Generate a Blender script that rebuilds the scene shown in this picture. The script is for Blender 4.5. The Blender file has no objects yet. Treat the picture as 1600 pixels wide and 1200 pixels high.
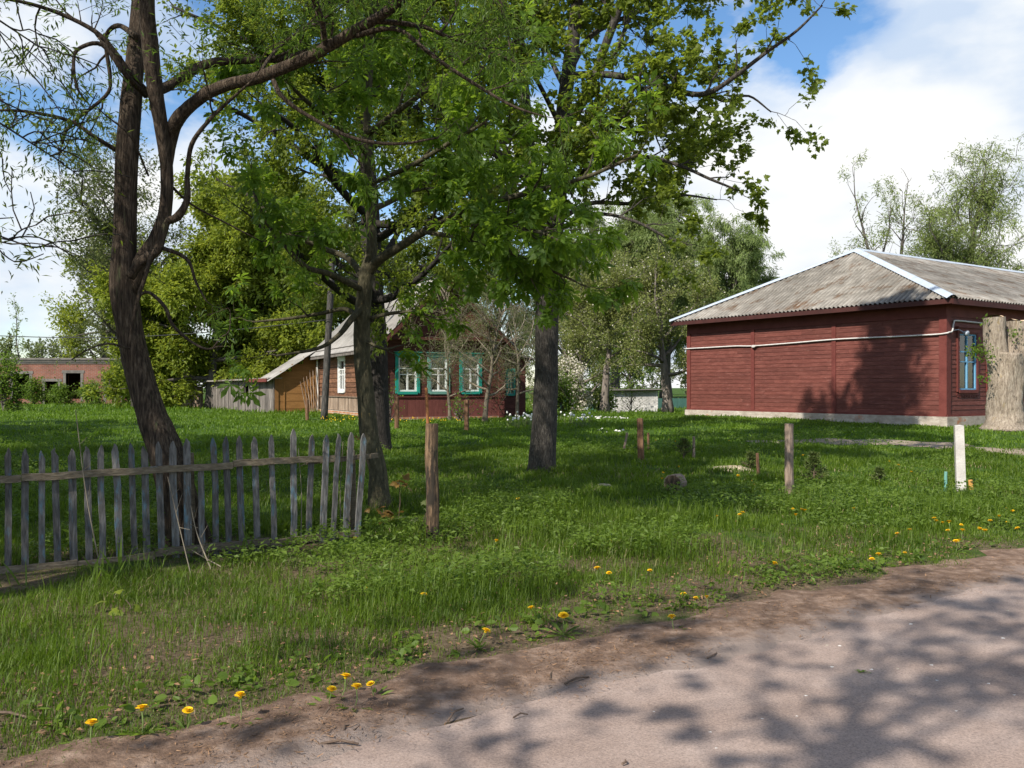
import bpy, math, random
import numpy as np

# ------------------------------------------------------------------ camera, light, exposure
F, CX, HY, CAMZ = 1400.0, 800.0, 606.0, 1.6
scene = bpy.context.scene
COL = scene.collection
cam = bpy.data.cameras.new("camera")
cam.sensor_width = 36.0
cam.lens = 36.0 * F / 1600.0
cam.shift_y = (HY - 600.0) / 1600.0
cam.clip_end = 5000
camo = bpy.data.objects.new("camera", cam)
COL.objects.link(camo)
camo.location = (0, 0, CAMZ)
camo.rotation_euler = (math.radians(90), 0, 0)
scene.camera = camo
scene.view_settings.view_transform = 'Standard'
scene.view_settings.look = 'None'
scene.view_settings.exposure = 0.42
scene.view_settings.gamma = 1.0
scene.cycles.max_bounces = 8
scene.cycles.transparent_max_bounces = 12

SUN_H = np.array([-0.64, -0.768])          # horizontal direction towards the sun
SUN_EL = math.radians(42)
sl = bpy.data.lights.new("sun", 'SUN')
sl.energy = 5.0
sl.angle = math.radians(0.5)
sl.color = (1.0, 0.94, 0.84)
so = bpy.data.objects.new("sun", sl)
COL.objects.link(so)
from mathutils import Vector
to_sun = Vector((SUN_H[0] * math.cos(SUN_EL), SUN_H[1] * math.cos(SUN_EL), math.sin(SUN_EL)))
so.rotation_euler = to_sun.to_track_quat('Z', 'Y').to_euler()
so.location = (-20, -20, 30)

world = bpy.data.worlds.new("World")
scene.world = world
world.use_nodes = True
nt = world.node_tree
nt.nodes.clear()


def N(t, kind, **kw):
    n = t.nodes.new(kind)
    for k, v in kw.items():
        if k.startswith('i_'):
            key = k[2:]
            key = int(key) if key.isdigit() else key
            n.inputs[key].default_value = v
        else:
            setattr(n, k, v)
    return n


def ramp(t, stops, interp='LINEAR'):
    r = t.nodes.new('ShaderNodeValToRGB')
    r.color_ramp.interpolation = interp
    e = r.color_ramp.elements
    while len(e) < len(stops):
        e.new(0.5)
    for el, (p, c) in zip(e, stops):
        el.position = p
        el.color = (c[0], c[1], c[2], 1) if len(c) == 3 else c
    return r


def math_n(t, op, a, b=None, clamp=False):
    m = t.nodes.new('ShaderNodeMath')
    m.operation = op
    m.use_clamp = clamp
    for i, v in enumerate((a, b)):
        if v is None:
            continue
        if isinstance(v, (int, float)):
            m.inputs[i].default_value = v
        else:
            t.links.new(v, m.inputs[i])
    return m.outputs[0]


def build_world():
    L = nt.links.new
    tc = N(nt, 'ShaderNodeTexCoord')
    sky = N(nt, 'ShaderNodeTexSky', sky_type='NISHITA', sun_disc=False)
    sky.sun_elevation = SUN_EL
    sky.sun_rotation = math.atan2(to_sun.x, to_sun.y)
    sky.air_density = 1.0
    sky.dust_density = 0.4
    sky.ozone_density = 2.5
    d = tc.outputs['Generated']
    mp = N(nt, 'ShaderNodeMapping')
    mp.inputs['Scale'].default_value = (1, 1, 1.9)
    mp.inputs['Location'].default_value = (0.35, 0.1, 0.22)
    L(d, mp.inputs[0])
    n1 = N(nt, 'ShaderNodeTexNoise', i_Scale=3.2, i_Detail=9.0, i_Roughness=0.55, i_Distortion=0.15)
    L(mp.outputs[0], n1.inputs['Vector'])
    n2 = N(nt, 'ShaderNodeTexNoise', i_Scale=4.2, i_Detail=7.0, i_Roughness=0.5)
    mp2 = N(nt, 'ShaderNodeMapping')
    mp2.inputs['Location'].default_value = (3.3, 1.7, 0.4)
    mp2.inputs['Scale'].default_value = (1, 1, 2.2)
    L(d, mp2.inputs[0])
    L(mp2.outputs[0], n2.inputs['Vector'])
    val = n1.outputs['Fac']

    def blob(px, py, width, amount):
        nonlocal val
        v = Vector(((px - CX) / F, 1, (HY - py) / F)).normalized()
        dp = N(nt, 'ShaderNodeVectorMath', operation='DOT_PRODUCT')
        L(d, dp.inputs[0])
        dp.inputs[1].default_value = v
        mr = N(nt, 'ShaderNodeMapRange', interpolation_type='SMOOTHSTEP')
        mr.inputs['From Min'].default_value = math.cos(width)
        mr.inputs['From Max'].default_value = 1.0
        mr.inputs['To Min'].default_value = 0
        mr.inputs['To Max'].default_value = amount
        L(dp.outputs['Value'], mr.inputs[0])
        val = math_n(nt, 'ADD', val, mr.outputs[0])
    for b in CLOUD_BLOBS:
        blob(*b)
    mask = ramp(nt, [(0.0, (0, 0, 0)), (0.47, (0, 0, 0)), (0.56, (.75, .75, .75)), (0.66, (1, 1, 1))])
    L(val, mask.inputs[0])
    shade = ramp(nt, [(0.33, (4.8, 5.7, 7.0)), (0.44, (7.0, 7.3, 7.6)), (0.54, (7.9, 7.9, 7.8))])
    L(n2.outputs['Fac'], shade.inputs[0])
    sat = N(nt, 'ShaderNodeHueSaturation', i_Saturation=1.15, i_Value=SKY_GAIN)
    L(sky.outputs[0], sat.inputs['Color'])
    mx = N(nt, 'ShaderNodeMix', data_type='RGBA')
    L(mask.outputs[0], mx.inputs[0])
    L(sat.outputs[0], mx.inputs[6])
    L(shade.outputs[0], mx.inputs[7])
    bg = N(nt, 'ShaderNodeBackground', i_Strength=0.1)
    L(mx.outputs[2], bg.inputs[0])
    out = N(nt, 'ShaderNodeOutputWorld')
    L(bg.outputs[0], out.inputs[0])


SKY_GAIN = 1.35
# direction (given by where it stands in the sky), angular width, more or less cloud
CLOUD_BLOBS = [(1130, 60, .20, -.22), (1330, 20, .10, -.2), (1560, 260, .5, .22), (1450, 480, .4, .15), (120, 120, .12, -.12),
               (60, 250, .10, -.08), (150, 60, .1, .12), (60, 480, .3, .10), (1420, 90, .10, .12), (1200, 300, .2, .2),
               (760, 60, .2, .05)]
build_world()

# ------------------------------------------------------------------ helpers
rng = np.random.default_rng(7)


def P(x, y, Y):
    return np.array([(x - CX) / F * Y, Y, CAMZ - (y - HY) / F * Y])


def grid_noise(seed, n=64):
    r = np.random.default_rng(seed)
    return r.random((n, n))


_grids = {}


def noise2(x, y, scale, seed):
    g = _grids.setdefault(seed, grid_noise(seed))
    n = g.shape[0]
    u = np.asarray(x, float) * scale
    v = np.asarray(y, float) * scale
    iu = np.floor(u).astype(int)
    iv = np.floor(v).astype(int)
    fu = u - iu
    fv = v - iv
    fu = fu * fu * (3 - 2 * fu)
    fv = fv * fv * (3 - 2 * fv)
    a = g[iu % n, iv % n]
    b = g[(iu + 1) % n, iv % n]
    c = g[iu % n, (iv + 1) % n]
    d = g[(iu + 1) % n, (iv + 1) % n]
    return (a * (1 - fu) + b * fu) * (1 - fv) + (c * (1 - fu) + d * fu) * fv


RN = np.array([-0.573, 0.82])       # away from the road
RD = np.array([0.82, 0.573])        # along the road


def ground(x, y):
    x = np.asarray(x, float)
    y = np.asarray(y, float)
    z = np.interp(y, [-60, 8, 14, 27, 33, 40, 60, 120, 400], [0, 0, .12, .43, .5, .5, .58, .8, 1.2])
    z = z - .62 * np.exp(-(((x - 6.5) / 6.5) ** 2 + ((y - 55) / 10) ** 2))
    z = z + .35 * np.exp(-(((x + 17) / 5) ** 2 + ((y - 26) / 7) ** 2))
    nn = x * RN[0] + y * RN[1]
    k = np.clip((nn - 4.2) / 2.5, 0, 1) * np.clip(1 - (y - 60) / 30, 0, 1)
    z = z + k * ((noise2(x, y, .5, 1) - .5) * .12 + (noise2(x, y, 1.7, 2) - .5) * .07)
    return z


def G(x, y):
    """ground point seen at pixel x, y"""
    Y = 4.0
    for _ in range(60):
        X = (x - CX) / F * Y
        Y = (CAMZ - float(ground(X, Y))) * F / (y - HY) * .5 + Y * .5
    X = (x - CX) / F * Y
    return np.array([X, Y, float(ground(X, Y))])


class MB:
    def __init__(self):
        self.v, self.q, self.t, self.r = [], [], [], []
        self.n = 0

    def add(self, v, quads=None, tris=None, rnd=0.5):
        v = np.asarray(v, float).reshape(-1, 3)
        self.v.append(v)
        if quads is not None and len(quads):
            self.q.append(np.asarray(quads, int).reshape(-1, 4) + self.n)
        if tris is not None and len(tris):
            self.t.append(np.asarray(tris, int).reshape(-1, 3) + self.n)
        rr = np.empty(len(v))
        rr[:] = rnd
        self.r.append(rr)
        self.n += len(v)

    def obox(self, o, a, b, c, rnd=None):
        o, a, b, c = (np.asarray(k, float) for k in (o, a, b, c))
        v = [o, o + a, o + a + b, o + b, o + c, o + a + c, o + a + b + c, o + b + c]
        f = [(0, 3, 2, 1), (4, 5, 6, 7), (0, 1, 5, 4), (1, 2, 6, 5), (2, 3, 7, 6), (3, 0, 4, 7)]
        if np.dot(np.cross(a, b), c) < 0:
            f = [k[::-1] for k in f]
        self.add(v, f, rnd=float(rng.random()) if rnd is None else rnd)

    def tube(self, pts, rad, sides=6, lump=0.0, cap=True, rnd=None):
        pts = np.asarray(pts, float)
        rad = np.asarray(rad, float)
        m = len(pts)
        tan = np.gradient(pts, axis=0)
        tan /= np.linalg.norm(tan, axis=1)[:, None] + 1e-9
        ref = np.array([0, 0, 1.0]) if abs(tan[0][2]) < .9 else np.array([1.0, 0, 0])
        e1 = np.cross(tan, ref)
        bad = np.linalg.norm(e1, axis=1) < .15
        if bad.any():
            e1[bad] = np.cross(tan[bad], np.array([0.3, 1.0, 0.2]))
        e1 /= np.linalg.norm(e1, axis=1)[:, None] + 1e-9
        for i in range(1, m):
            if np.dot(e1[i], e1[i - 1]) < 0:
                e1[i] = -e1[i]
        e2 = np.cross(tan, e1)
        a = np.arange(sides) * 2 * np.pi / sides
        rr = rad[:, None] * np.ones(sides)
        if lump:
            k = np.arange(m)[:, None] * .5
            rr = rr * (1 + lump * (np.sin(3 * a[None] + k) * .5 + np.sin(5 * a[None] - k * .7) * .4 + (rng.random((m, sides)) - .5)))
        v = pts[:, None, :] + rr[:, :, None] * (np.cos(a)[None, :, None] * e1[:, None, :] + np.sin(a)[None, :, None] * e2[:, None, :])
        v = v.reshape(-1, 3)
        i = np.arange(m - 1)[:, None] * sides
        j = np.arange(sides)[None]
        jn = (j + 1) % sides
        q = np.stack([i + j, i + jn, i + sides + jn, i + sides + j], -1).reshape(-1, 4)
        tr = []
        if cap:
            v = np.vstack([v, pts[-1], pts[0]])
            b = (m - 1) * sides
            c = m * sides
            for s in range(sides):
                tr.append((b + s, b + (s + 1) % sides, c))
                tr.append(((s + 1) % sides, s, c + 1))
        self.add(v, q, tr, rnd=float(rng.random()) if rnd is None else rnd)

    def leaves(self, pos, axis, nrm, size, tv, tf, rnd):
        """many copies of a leaf template (axis = +Y, normal = +Z)"""
        pos = np.asarray(pos)
        n = len(pos)
        if n == 0:
            return
        axis = axis / (np.linalg.norm(axis, axis=1)[:, None] + 1e-9)
        sx = np.cross(axis, nrm)
        sx /= np.linalg.norm(sx, axis=1)[:, None] + 1e-9
        nz = np.cross(sx, axis)
        tv = np.asarray(tv, float)
        s = np.asarray(size)[:, None, None]
        v = pos[:, None] + s * (tv[None, :, 0:1] * sx[:, None] + tv[None, :, 1:2] * axis[:, None] + tv[None, :, 2:3] * nz[:, None])
        k = len(tv)
        f = (np.asarray(tf)[None] + (np.arange(n) * k)[:, None, None]).reshape(-1, len(tf[0]))
        r = np.repeat(rnd, k)
        if len(tf[0]) == 3:
            self.add(v.reshape(-1, 3), None, f, r)
        else:
            self.add(v.reshape(-1, 3), f, None, r)

    def mesh(self, name, mat, off, smooth=False):
        me = bpy.data.meshes.new(name)
        v = np.vstack(self.v) - np.asarray(off)[None]
        q = np.vstack(self.q) if self.q else np.zeros((0, 4), int)
        t = np.vstack(self.t) if self.t else np.zeros((0, 3), int)
        me.vertices.add(len(v))
        me.vertices.foreach_set('co', v.astype(np.float32).ravel())
        lv = np.concatenate([q.ravel(), t.ravel()])
        me.loops.add(len(lv))
        me.loops.foreach_set('vertex_index', lv.astype(np.int32))
        nq, ntr = len(q), len(t)
        me.polygons.add(nq + ntr)
        st = np.concatenate([np.arange(nq) * 4, nq * 4 + np.arange(ntr) * 3])
        me.polygons.foreach_set('loop_start', st.astype(np.int32))
        me.polygons.foreach_set('use_smooth', np.full(nq + ntr, bool(smooth)))
        at = me.attributes.new('rnd', 'FLOAT', 'POINT')
        at.data.foreach_set('value', np.concatenate(self.r).astype(np.float32))
        me.materials.append(mat)
        me.update(calc_edges=True)
        me.validate()
        return me

    def build(self, name, mat, parent=None, smooth=False, origin=None):
        off = np.zeros(3)
        if parent is not None:
            p = parent
            while p is not None:
                off = off + np.array(p.location)
                p = p.parent
        elif origin is not None:
            off = np.asarray(origin, float)
        o = bpy.data.objects.new(name, self.mesh(name, mat, off, smooth))
        COL.objects.link(o)
        if parent is not None:
            o.parent = parent
        elif origin is not None:
            o.location = off
        return o


def tag(o, label, cat, group=None, kind=None):
    o['label'] = label
    o['category'] = cat
    if group:
        o['group'] = group
    if kind:
        o['kind'] = kind
    return o


def thing(name, loc, label, cat, group=None):
    o = bpy.data.objects.new(name, None)
    COL.objects.link(o)
    o.location = [float(k) for k in loc]
    o.empty_display_size = .2
    return tag(o, label, cat, group)


def copy_thing(root, loc, rz=0, scale=1.0, label=None, group=None):
    r = root.copy()
    COL.objects.link(r)
    r.location = [float(k) for k in loc]
    r.rotation_euler = (0, 0, rz)
    r.scale = (scale,) * 3 if isinstance(scale, (int, float)) else scale
    if label:
        r['label'] = label
    if group:
        r['group'] = group
    for ch in list(root.children):
        c = ch.copy()
        COL.objects.link(c)
        c.parent = r
        for g in list(ch.children):
            k = g.copy()
            COL.objects.link(k)
            k.parent = c
    return r


# ------------------------------------------------------------------ materials
def new_mat(name):
    m = bpy.data.materials.new(name)
    m.use_nodes = True
    m.node_tree.nodes.clear()
    return m, m.node_tree


def mat_noise(name, stops, scale=5, stretch=(1, 1, 1), rough=.85, bump=.3, bscale=None, var=.25, patch=None, detail=6, spec=.3, patch2=None):
    """colour from noise in object space; 'rnd' varies each piece; patch = (colour, scale, lo, hi, stretch)"""
    m, t = new_mat(name)
    L = t.links.new
    tc = N(t, 'ShaderNodeTexCoord')
    mp = N(t, 'ShaderNodeMapping')
    mp.inputs['Scale'].default_value = stretch
    L(tc.outputs['Object'], mp.inputs[0])
    at = N(t, 'ShaderNodeAttribute', attribute_name='rnd')
    add = N(t, 'ShaderNodeVectorMath', operation='ADD')
    sc = N(t, 'ShaderNodeVectorMath', operation='SCALE')
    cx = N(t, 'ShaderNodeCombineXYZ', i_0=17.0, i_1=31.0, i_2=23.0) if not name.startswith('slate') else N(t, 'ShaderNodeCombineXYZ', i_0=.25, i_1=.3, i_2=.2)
    L(cx.outputs[0], sc.inputs[0])
    L(at.outputs['Fac'], sc.inputs['Scale'])
    L(mp.outputs[0], add.inputs[0])
    L(sc.outputs[0], add.inputs[1])
    n = N(t, 'ShaderNodeTexNoise', i_Scale=scale, i_Detail=detail, i_Roughness=.65)
    L(add.outputs[0], n.inputs['Vector'])
    r = ramp(t, stops)
    L(n.outputs['Fac'], r.inputs[0])
    col = r.outputs[0]
    for pt in (patch, patch2):
        if not pt:
            continue
        pc, ps, lo, hi = pt[:4]
        pn = N(t, 'ShaderNodeTexNoise', i_Scale=ps, i_Detail=8.0, i_Roughness=.7)
        if len(pt) > 4:
            mq = N(t, 'ShaderNodeMapping')
            mq.inputs['Scale'].default_value = pt[4]
            mq.inputs['Location'].default_value = (ps, 2.1, 5.3)
            L(tc.outputs['Object'], mq.inputs[0])
            L(mq.outputs[0], pn.inputs['Vector'])
        else:
            L(add.outputs[0], pn.inputs['Vector'])
        pr = ramp(t, [(lo, (0, 0, 0)), (hi, (1, 1, 1))])
        L(pn.outputs['Fac'], pr.inputs[0])
        mx = N(t, 'ShaderNodeMix', data_type='RGBA')
        L(pr.outputs[0], mx.inputs[0])
        L(col, mx.inputs[6])
        mx.inputs[7].default_value = (*pc, 1)
        col = mx.outputs[2]
    if var:
        hv = N(t, 'ShaderNodeHueSaturation')
        mr = N(t, 'ShaderNodeMapRange')
        mr.inputs['To Min'].default_value = 1 - var
        mr.inputs['To Max'].default_value = 1 + var
        L(at.outputs['Fac'], mr.inputs[0])
        L(mr.outputs[0], hv.inputs['Value'])
        L(col, hv.inputs['Color'])
        col = hv.outputs[0]
    b = N(t, 'ShaderNodeBsdfPrincipled', i_Roughness=rough)
    b.inputs['Specular IOR Level'].default_value = spec
    L(col, b.inputs['Base Color'])
    if bump:
        bn = N(t, 'ShaderNodeBump', i_Strength=bump, i_Distance=.05 if name.startswith('bark') else .02)
        if bscale:
            n3 = N(t, 'ShaderNodeTexNoise', i_Scale=bscale, i_Detail=6.0, i_Roughness=.7)
            L(add.outputs[0], n3.inputs['Vector'])
            L(n3.outputs['Fac'], bn.inputs['Height'])
        else:
            L(n.outputs['Fac'], bn.inputs['Height'])
        L(bn.outputs[0], b.inputs['Normal'])
    o = N(t, 'ShaderNodeOutputMaterial')
    L(b.outputs[0], o.inputs[0])
    return m


def mat_leaf(name, c0, c1, trans, tw=.4, rough=.5, clump=.35):
    """leaf: diffuse + translucent, colour varies per leaf and gently by clump"""
    m, t = new_mat(name)
    L = t.links.new
    at = N(t, 'ShaderNodeAttribute', attribute_name='rnd')
    tc = N(t, 'ShaderNodeTexCoord')
    n = N(t, 'ShaderNodeTexNoise', i_Scale=clump, i_Detail=3.0)
    L(tc.outputs['Object'], n.inputs['Vector'])
    f = math_n(t, 'ADD', math_n(t, 'MULTIPLY', at.outputs['Fac'], .6), math_n(t, 'MULTIPLY', math_n(t, 'SUBTRACT', n.outputs['Fac'], .3), .9), True)
    r = ramp(t, [(0, c0), (1, c1)])
    L(f, r.inputs[0])
    r2 = ramp(t, [(0, tuple(k * .7 for k in trans)), (1, tuple(min(1, k * 1.25) for k in trans))])
    L(f, r2.inputs[0])
    b = N(t, 'ShaderNodeBsdfPrincipled', i_Roughness=rough)
    b.inputs['Specular IOR Level'].default_value = .25
    L(r.outputs[0], b.inputs['Base Color'])
    tr = N(t, 'ShaderNodeBsdfTranslucent')
    L(r2.outputs[0], tr.inputs[0])
    mx = N(t, 'ShaderNodeMixShader', i_0=tw)
    L(b.outputs[0], mx.inputs[1])
    L(tr.outputs[0], mx.inputs[2])
    o = N(t, 'ShaderNodeOutputMaterial')
    L(mx.outputs[0], o.inputs[0])
    return m


def mat_brick(name, c1, c2, mortar, sx=1.0):
    m, t = new_mat(name)
    L = t.links.new
    tc = N(t, 'ShaderNodeTexCoord')
    s = N(t, 'ShaderNodeSeparateXYZ')
    L(tc.outputs['Object'], s.inputs[0])
    c = N(t, 'ShaderNodeCombineXYZ')
    L(s.outputs[0], c.inputs[0])
    L(s.outputs[2], c.inputs[1])
    b = N(t, 'ShaderNodeTexBrick')
    b.inputs['Color1'].default_value = (*c1, 1)
    b.inputs['Color2'].default_value = (*c2, 1)
    b.inputs['Mortar'].default_value = (*mortar, 1)
    b.inputs['Scale'].default_value = 1
    b.inputs['Mortar Size'].default_value = .012
    b.inputs['Brick Width'].default_value = .26
    b.inputs['Row Height'].default_value = .085
    L(c.outputs[0], b.inputs['Vector'])
    n = N(t, 'ShaderNodeTexNoise', i_Scale=1.3, i_Detail=8.0, i_Roughness=.7)
    L(tc.outputs['Object'], n.inputs['Vector'])
    mr = N(t, 'ShaderNodeMapRange')
    mr.inputs['From Min'].default_value = .3
    mr.inputs['From Max'].default_value = .7
    mr.inputs['To Min'].default_value = .55
    mr.inputs['To Max'].default_value = 1.25
    L(n.outputs['Fac'], mr.inputs[0])
    hv = N(t, 'ShaderNodeHueSaturation')
    L(mr.outputs[0], hv.inputs['Value'])
    L(b.outputs['Color'], hv.inputs['Color'])
    p = N(t, 'ShaderNodeBsdfPrincipled', i_Roughness=.9)
    L(hv.outputs[0], p.inputs['Base Color'])
    bn = N(t, 'ShaderNodeBump', i_Strength=.4, i_Distance=.01)
    L(b.outputs['Fac'], bn.inputs['Height'])
    bn.invert = True
    L(bn.outputs[0], p.inputs['Normal'])
    o = N(t, 'ShaderNodeOutputMaterial')
    L(p.outputs[0], o.inputs[0])
    return m


def mat_glass(name):
    m, t = new_mat(name)
    L = t.links.new
    g = N(t, 'ShaderNodeBsdfGlossy', i_Roughness=.03)
    tr = N(t, 'ShaderNodeBsdfTransparent')
    tr.inputs[0].default_value = (.82, .86, .84, 1)
    fr = N(t, 'ShaderNodeFresnel', i_IOR=1.6)
    f = math_n(t, 'ADD', fr.outputs[0], .05, True)
    mx = N(t, 'ShaderNodeMixShader')
    L(f, mx.inputs[0])
    L(tr.outputs[0], mx.inputs[1])
    L(g.outputs[0], mx.inputs[2])
    o = N(t, 'ShaderNodeOutputMaterial')
    L(mx.outputs[0], o.inputs[0])
    return m


M = {}
M['bark_near'] = mat_noise('bark_near', [(.34, (.016, .011, .007)), (.5, (.062, .043, .029)), (.68, (.15, .113, .08))], 7, (7, 7, .9), .95, 1.0, var=.1,
                           patch=((.10, .11, .05), 2.2, .6, .72))
M['bark_maple'] = mat_noise('bark_maple', [(.3, (.02, .017, .015)), (.52, (.065, .056, .047)), (.7, (.15, .135, .115))], 12, (4, 4, 1), .95, .8, var=.1,
                            patch=((.16, .14, .05), 3, .62, .72))
M['bark_young'] = mat_noise('bark_young', [(.3, (.03, .026, .015)), (.55, (.08, .07, .04)), (.75, (.17, .145, .09))], 10, (3, 3, 1), .9, .6, var=.1,
                            patch=((.34, .22, .07), 5, .63, .68))
M['bark_dark'] = mat_noise('bark_dark', [(.3, (.012, .010, .009)), (.55, (.04, .034, .03)), (.75, (.09, .08, .07))], 10, (4, 4, 1), .95, .8, var=.1)
M['bark_far'] = mat_noise('bark_far', [(.3, (.05, .045, .04)), (.7, (.14, .12, .10))], 3, (2, 2, .6), .95, .4, var=.2)
M['bark_apple'] = mat_noise('bark_apple', [(.3, (.10, .08, .065)), (.7, (.27, .23, .2))], 5, (2, 2, .7), .95, .6, var=.1)
M['bark_pale'] = mat_noise('bark_pale', [(.28, (.12, .09, .065)), (.5, (.34, .275, .21)), (.72, (.52, .44, .35))], 7, (3.2, 3.2, .6), .95, 1.0, bscale=12, var=.05,
                           patch=((.34, .24, .09), 2.2, .60, .68), patch2=((.09, .07, .055), 5.5, .64, .70))
M['twig_grey'] = mat_noise('twig_grey', [(.3, (.13, .105, .075)), (.7, (.26, .22, .165))], 8, (1, 1, 1), .95, .3, var=.3)
M['cut_wood'] = mat_noise('cut_wood', [(.3, (.55, .33, .18)), (.7, (.75, .58, .40))], 12, (1, 1, 1), .9, .3, var=.05)

M['leaf_willow'] = mat_leaf('leaf_willow', (.045, .085, .014), (.11, .165, .025), (.25, .38, .05), .5)
M['leaf_chestnut'] = mat_leaf('leaf_chestnut', (.05, .10, .012), (.11, .18, .02), (.32, .48, .04), .52)
M['leaf_maple'] = mat_leaf('leaf_maple', (.055, .095, .012), (.15, .18, .02), (.30, .38, .04), .5)
M['leaf_dark'] = mat_leaf('leaf_dark', (.025, .06, .01), (.07, .12, .015), (.12, .22, .02), .4)
M['leaf_lime'] = mat_leaf('leaf_lime', (.10, .15, .018), (.25, .29, .035), (.42, .48, .05), .45)
M['leaf_olive'] = mat_leaf('leaf_olive', (.085, .11, .035), (.17, .19, .07), (.22, .26, .08), .35)
M['leaf_grey'] = mat_leaf('leaf_grey', (.115, .165, .05), (.25, .31, .105), (.36, .45, .12), .35, clump=.15)
M['leaf_greylime'] = mat_leaf('leaf_greylime', (.13, .175, .05), (.28, .33, .10), (.40, .48, .12), .35, clump=.15)
M['leaf_apple'] = mat_leaf('leaf_apple', (.11, .14, .035), (.26, .28, .085), (.34, .38, .09), .35)
M['leaf_shrub'] = mat_leaf('leaf_shrub', (.06, .12, .015), (.16, .23, .03), (.24, .36, .04), .4)
M['leaf_bronze'] = mat_leaf('leaf_bronze', (.14, .07, .02), (.24, .16, .04), (.3, .18, .04), .4)
M['needle'] = mat_leaf('needle', (.05, .08, .02), (.12, .15, .035), (.1, .14, .03), .2)
M['blossom'] = mat_leaf('blossom', (.50, .46, .36), (.72, .68, .58), (.7, .66, .6), .3)
M['grass'] = mat_leaf('grass', (.024, .060, .004), (.150, .210, .020), (.21, .35, .02), .38, clump=1.3)
M['grass_far'] = mat_leaf('grass_far', (.034, .088, .006), (.16, .24, .02), (.21, .37, .02), .36, clump=.5)
M['grass_dry'] = mat_leaf('grass_dry', (.22, .17, .09), (.42, .34, .2), (.3, .25, .12), .25)
M['weed'] = mat_leaf('weed', (.05, .095, .012), (.17, .24, .04), (.26, .40, .04), .4, clump=1.2)
M['litter'] = mat_noise('litter', [(.3, (.10, .052, .028)), (.7, (.30, .18, .10))], 20, (1, 1, 1), .95, 0, var=.5)
M['petal_yellow'] = mat_noise('petal_yellow', [(.3, (.72, .40, .004)), (.7, (.86, .60, .008))], 60, rough=.7, bump=.5, var=.1)
M['petal_white'] = mat_noise('petal_white', [(.3, (.72, .72, .66)), (.7, (.85, .85, .8))], 20, rough=.7, bump=0, var=.1)
M['stem_green'] = mat_noise('stem_green', [(.3, (.10, .16, .04)), (.7, (.18, .22, .07))], 20, rough=.6, bump=0, var=.1)

M['paint_red'] = mat_noise('paint_red', [(.25, (.084, .024, .018)), (.5, (.128, .038, .028)), (.75, (.182, .062, .047))], 2.2, (1, 1, 5), .7, .25, bscale=14, var=.13,
                           patch=((.24, .10, .082), 3.5, .56, .74, (1, 1, 6)), patch2=((.055, .016, .013), 1.4, .62, .82, (1, 1, 2)))
M['paint_red_trim'] = mat_noise('paint_red_trim', [(.25, (.10, .022, .017)), (.75, (.17, .045, .036))], 3, (1, 1, 1), .7, .25, bscale=18, var=.06)
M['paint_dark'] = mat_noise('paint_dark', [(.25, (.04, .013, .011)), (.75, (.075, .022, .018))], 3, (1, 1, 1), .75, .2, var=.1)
M['paint_brown'] = mat_noise('paint_brown', [(.25, (.045, .016, .012)), (.5, (.085, .028, .02)), (.75, (.12, .045, .034))], 2.5, (1, 1, 5), .75, .3, bscale=14, var=.2)
M['paint_brownlow'] = mat_noise('paint_brownlow', [(.25, (.10, .028, .024)), (.75, (.17, .055, .045))], 2.5, (5, 5, 1), .75, .3, bscale=14, var=.12)
M['log_wood'] = mat_noise('log_wood', [(.25, (.06, .028, .017)), (.5, (.14, .065, .035)), (.75, (.26, .13, .07))], 3, (1, 1, 5), .9, .5, var=.3,
                          patch=((.42, .22, .09), 2.5, .63, .7, (1, 1, 3)))
M['plank_raw'] = mat_noise('plank_raw', [(.25, (.11, .075, .05)), (.5, (.25, .18, .13)), (.75, (.42, .33, .25))], 4, (3, 3, .6), .9, .5, var=.3)
M['ochre'] = mat_noise('ochre', [(.25, (.17, .080, .022)), (.75, (.26, .13, .04))], 3, (1, 1, 5), .8, .3, var=.18)
M['plank_grey'] = mat_noise('plank_grey', [(.25, (.06, .05, .043)), (.5, (.15, .13, .115)), (.75, (.28, .25, .225))], 4, (3, 3, .5), .95, .6, var=.35)
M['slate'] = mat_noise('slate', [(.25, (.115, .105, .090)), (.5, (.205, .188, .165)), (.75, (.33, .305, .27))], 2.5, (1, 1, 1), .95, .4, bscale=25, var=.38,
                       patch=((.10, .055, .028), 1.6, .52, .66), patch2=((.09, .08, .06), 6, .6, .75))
M['slate_pale'] = mat_noise('slate_pale', [(.25, (.16, .15, .135)), (.5, (.27, .255, .235)), (.75, (.38, .36, .335))], 3, (1, 1, 1), .95, .4, bscale=25, var=.25,
                            patch=((.16, .14, .11), 3, .55, .75))
M['tin'] = mat_noise('tin', [(.3, (.34, .39, .45)), (.7, (.46, .51, .57))], 3, (1, 1, 1), .5, .1, var=.05, spec=.5)
M['whitewash'] = mat_noise('whitewash', [(.25, (.24, .195, .16)), (.5, (.40, .345, .29)), (.75, (.56, .51, .45))], 3, (1, 1, 2), .95, .8, bscale=16, var=.05,
                           patch=((.44, .19, .10), 1.3, .60, .68))
M['brick_orange'] = mat_brick('brick_orange', (.45, .20, .10), (.38, .15, .07), (.45, .4, .33))
M['brick_red'] = mat_brick('brick_red', (.26, .085, .05), (.20, .065, .04), (.22, .16, .13))
M['brick_white'] = mat_brick('brick_white', (.66, .64, .60), (.58, .56, .53), (.32, .30, .28))
M['concrete'] = mat_noise('concrete', [(.25, (.42, .385, .35)), (.75, (.62, .58, .54))], 6, (1, 1, 1), .9, .5, bscale=30, var=.05)
M['concrete_dark'] = mat_noise('concrete_dark', [(.25, (.10, .09, .08)), (.75, (.22, .2, .18))], 3, (1, 1, 1), .9, .5, var=.1)
M['teal'] = mat_noise('teal', [(.25, (.010, .20, .155)), (.75, (.025, .32, .25))], 5, (1, 1, 1), .6, .2, var=.1)
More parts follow.
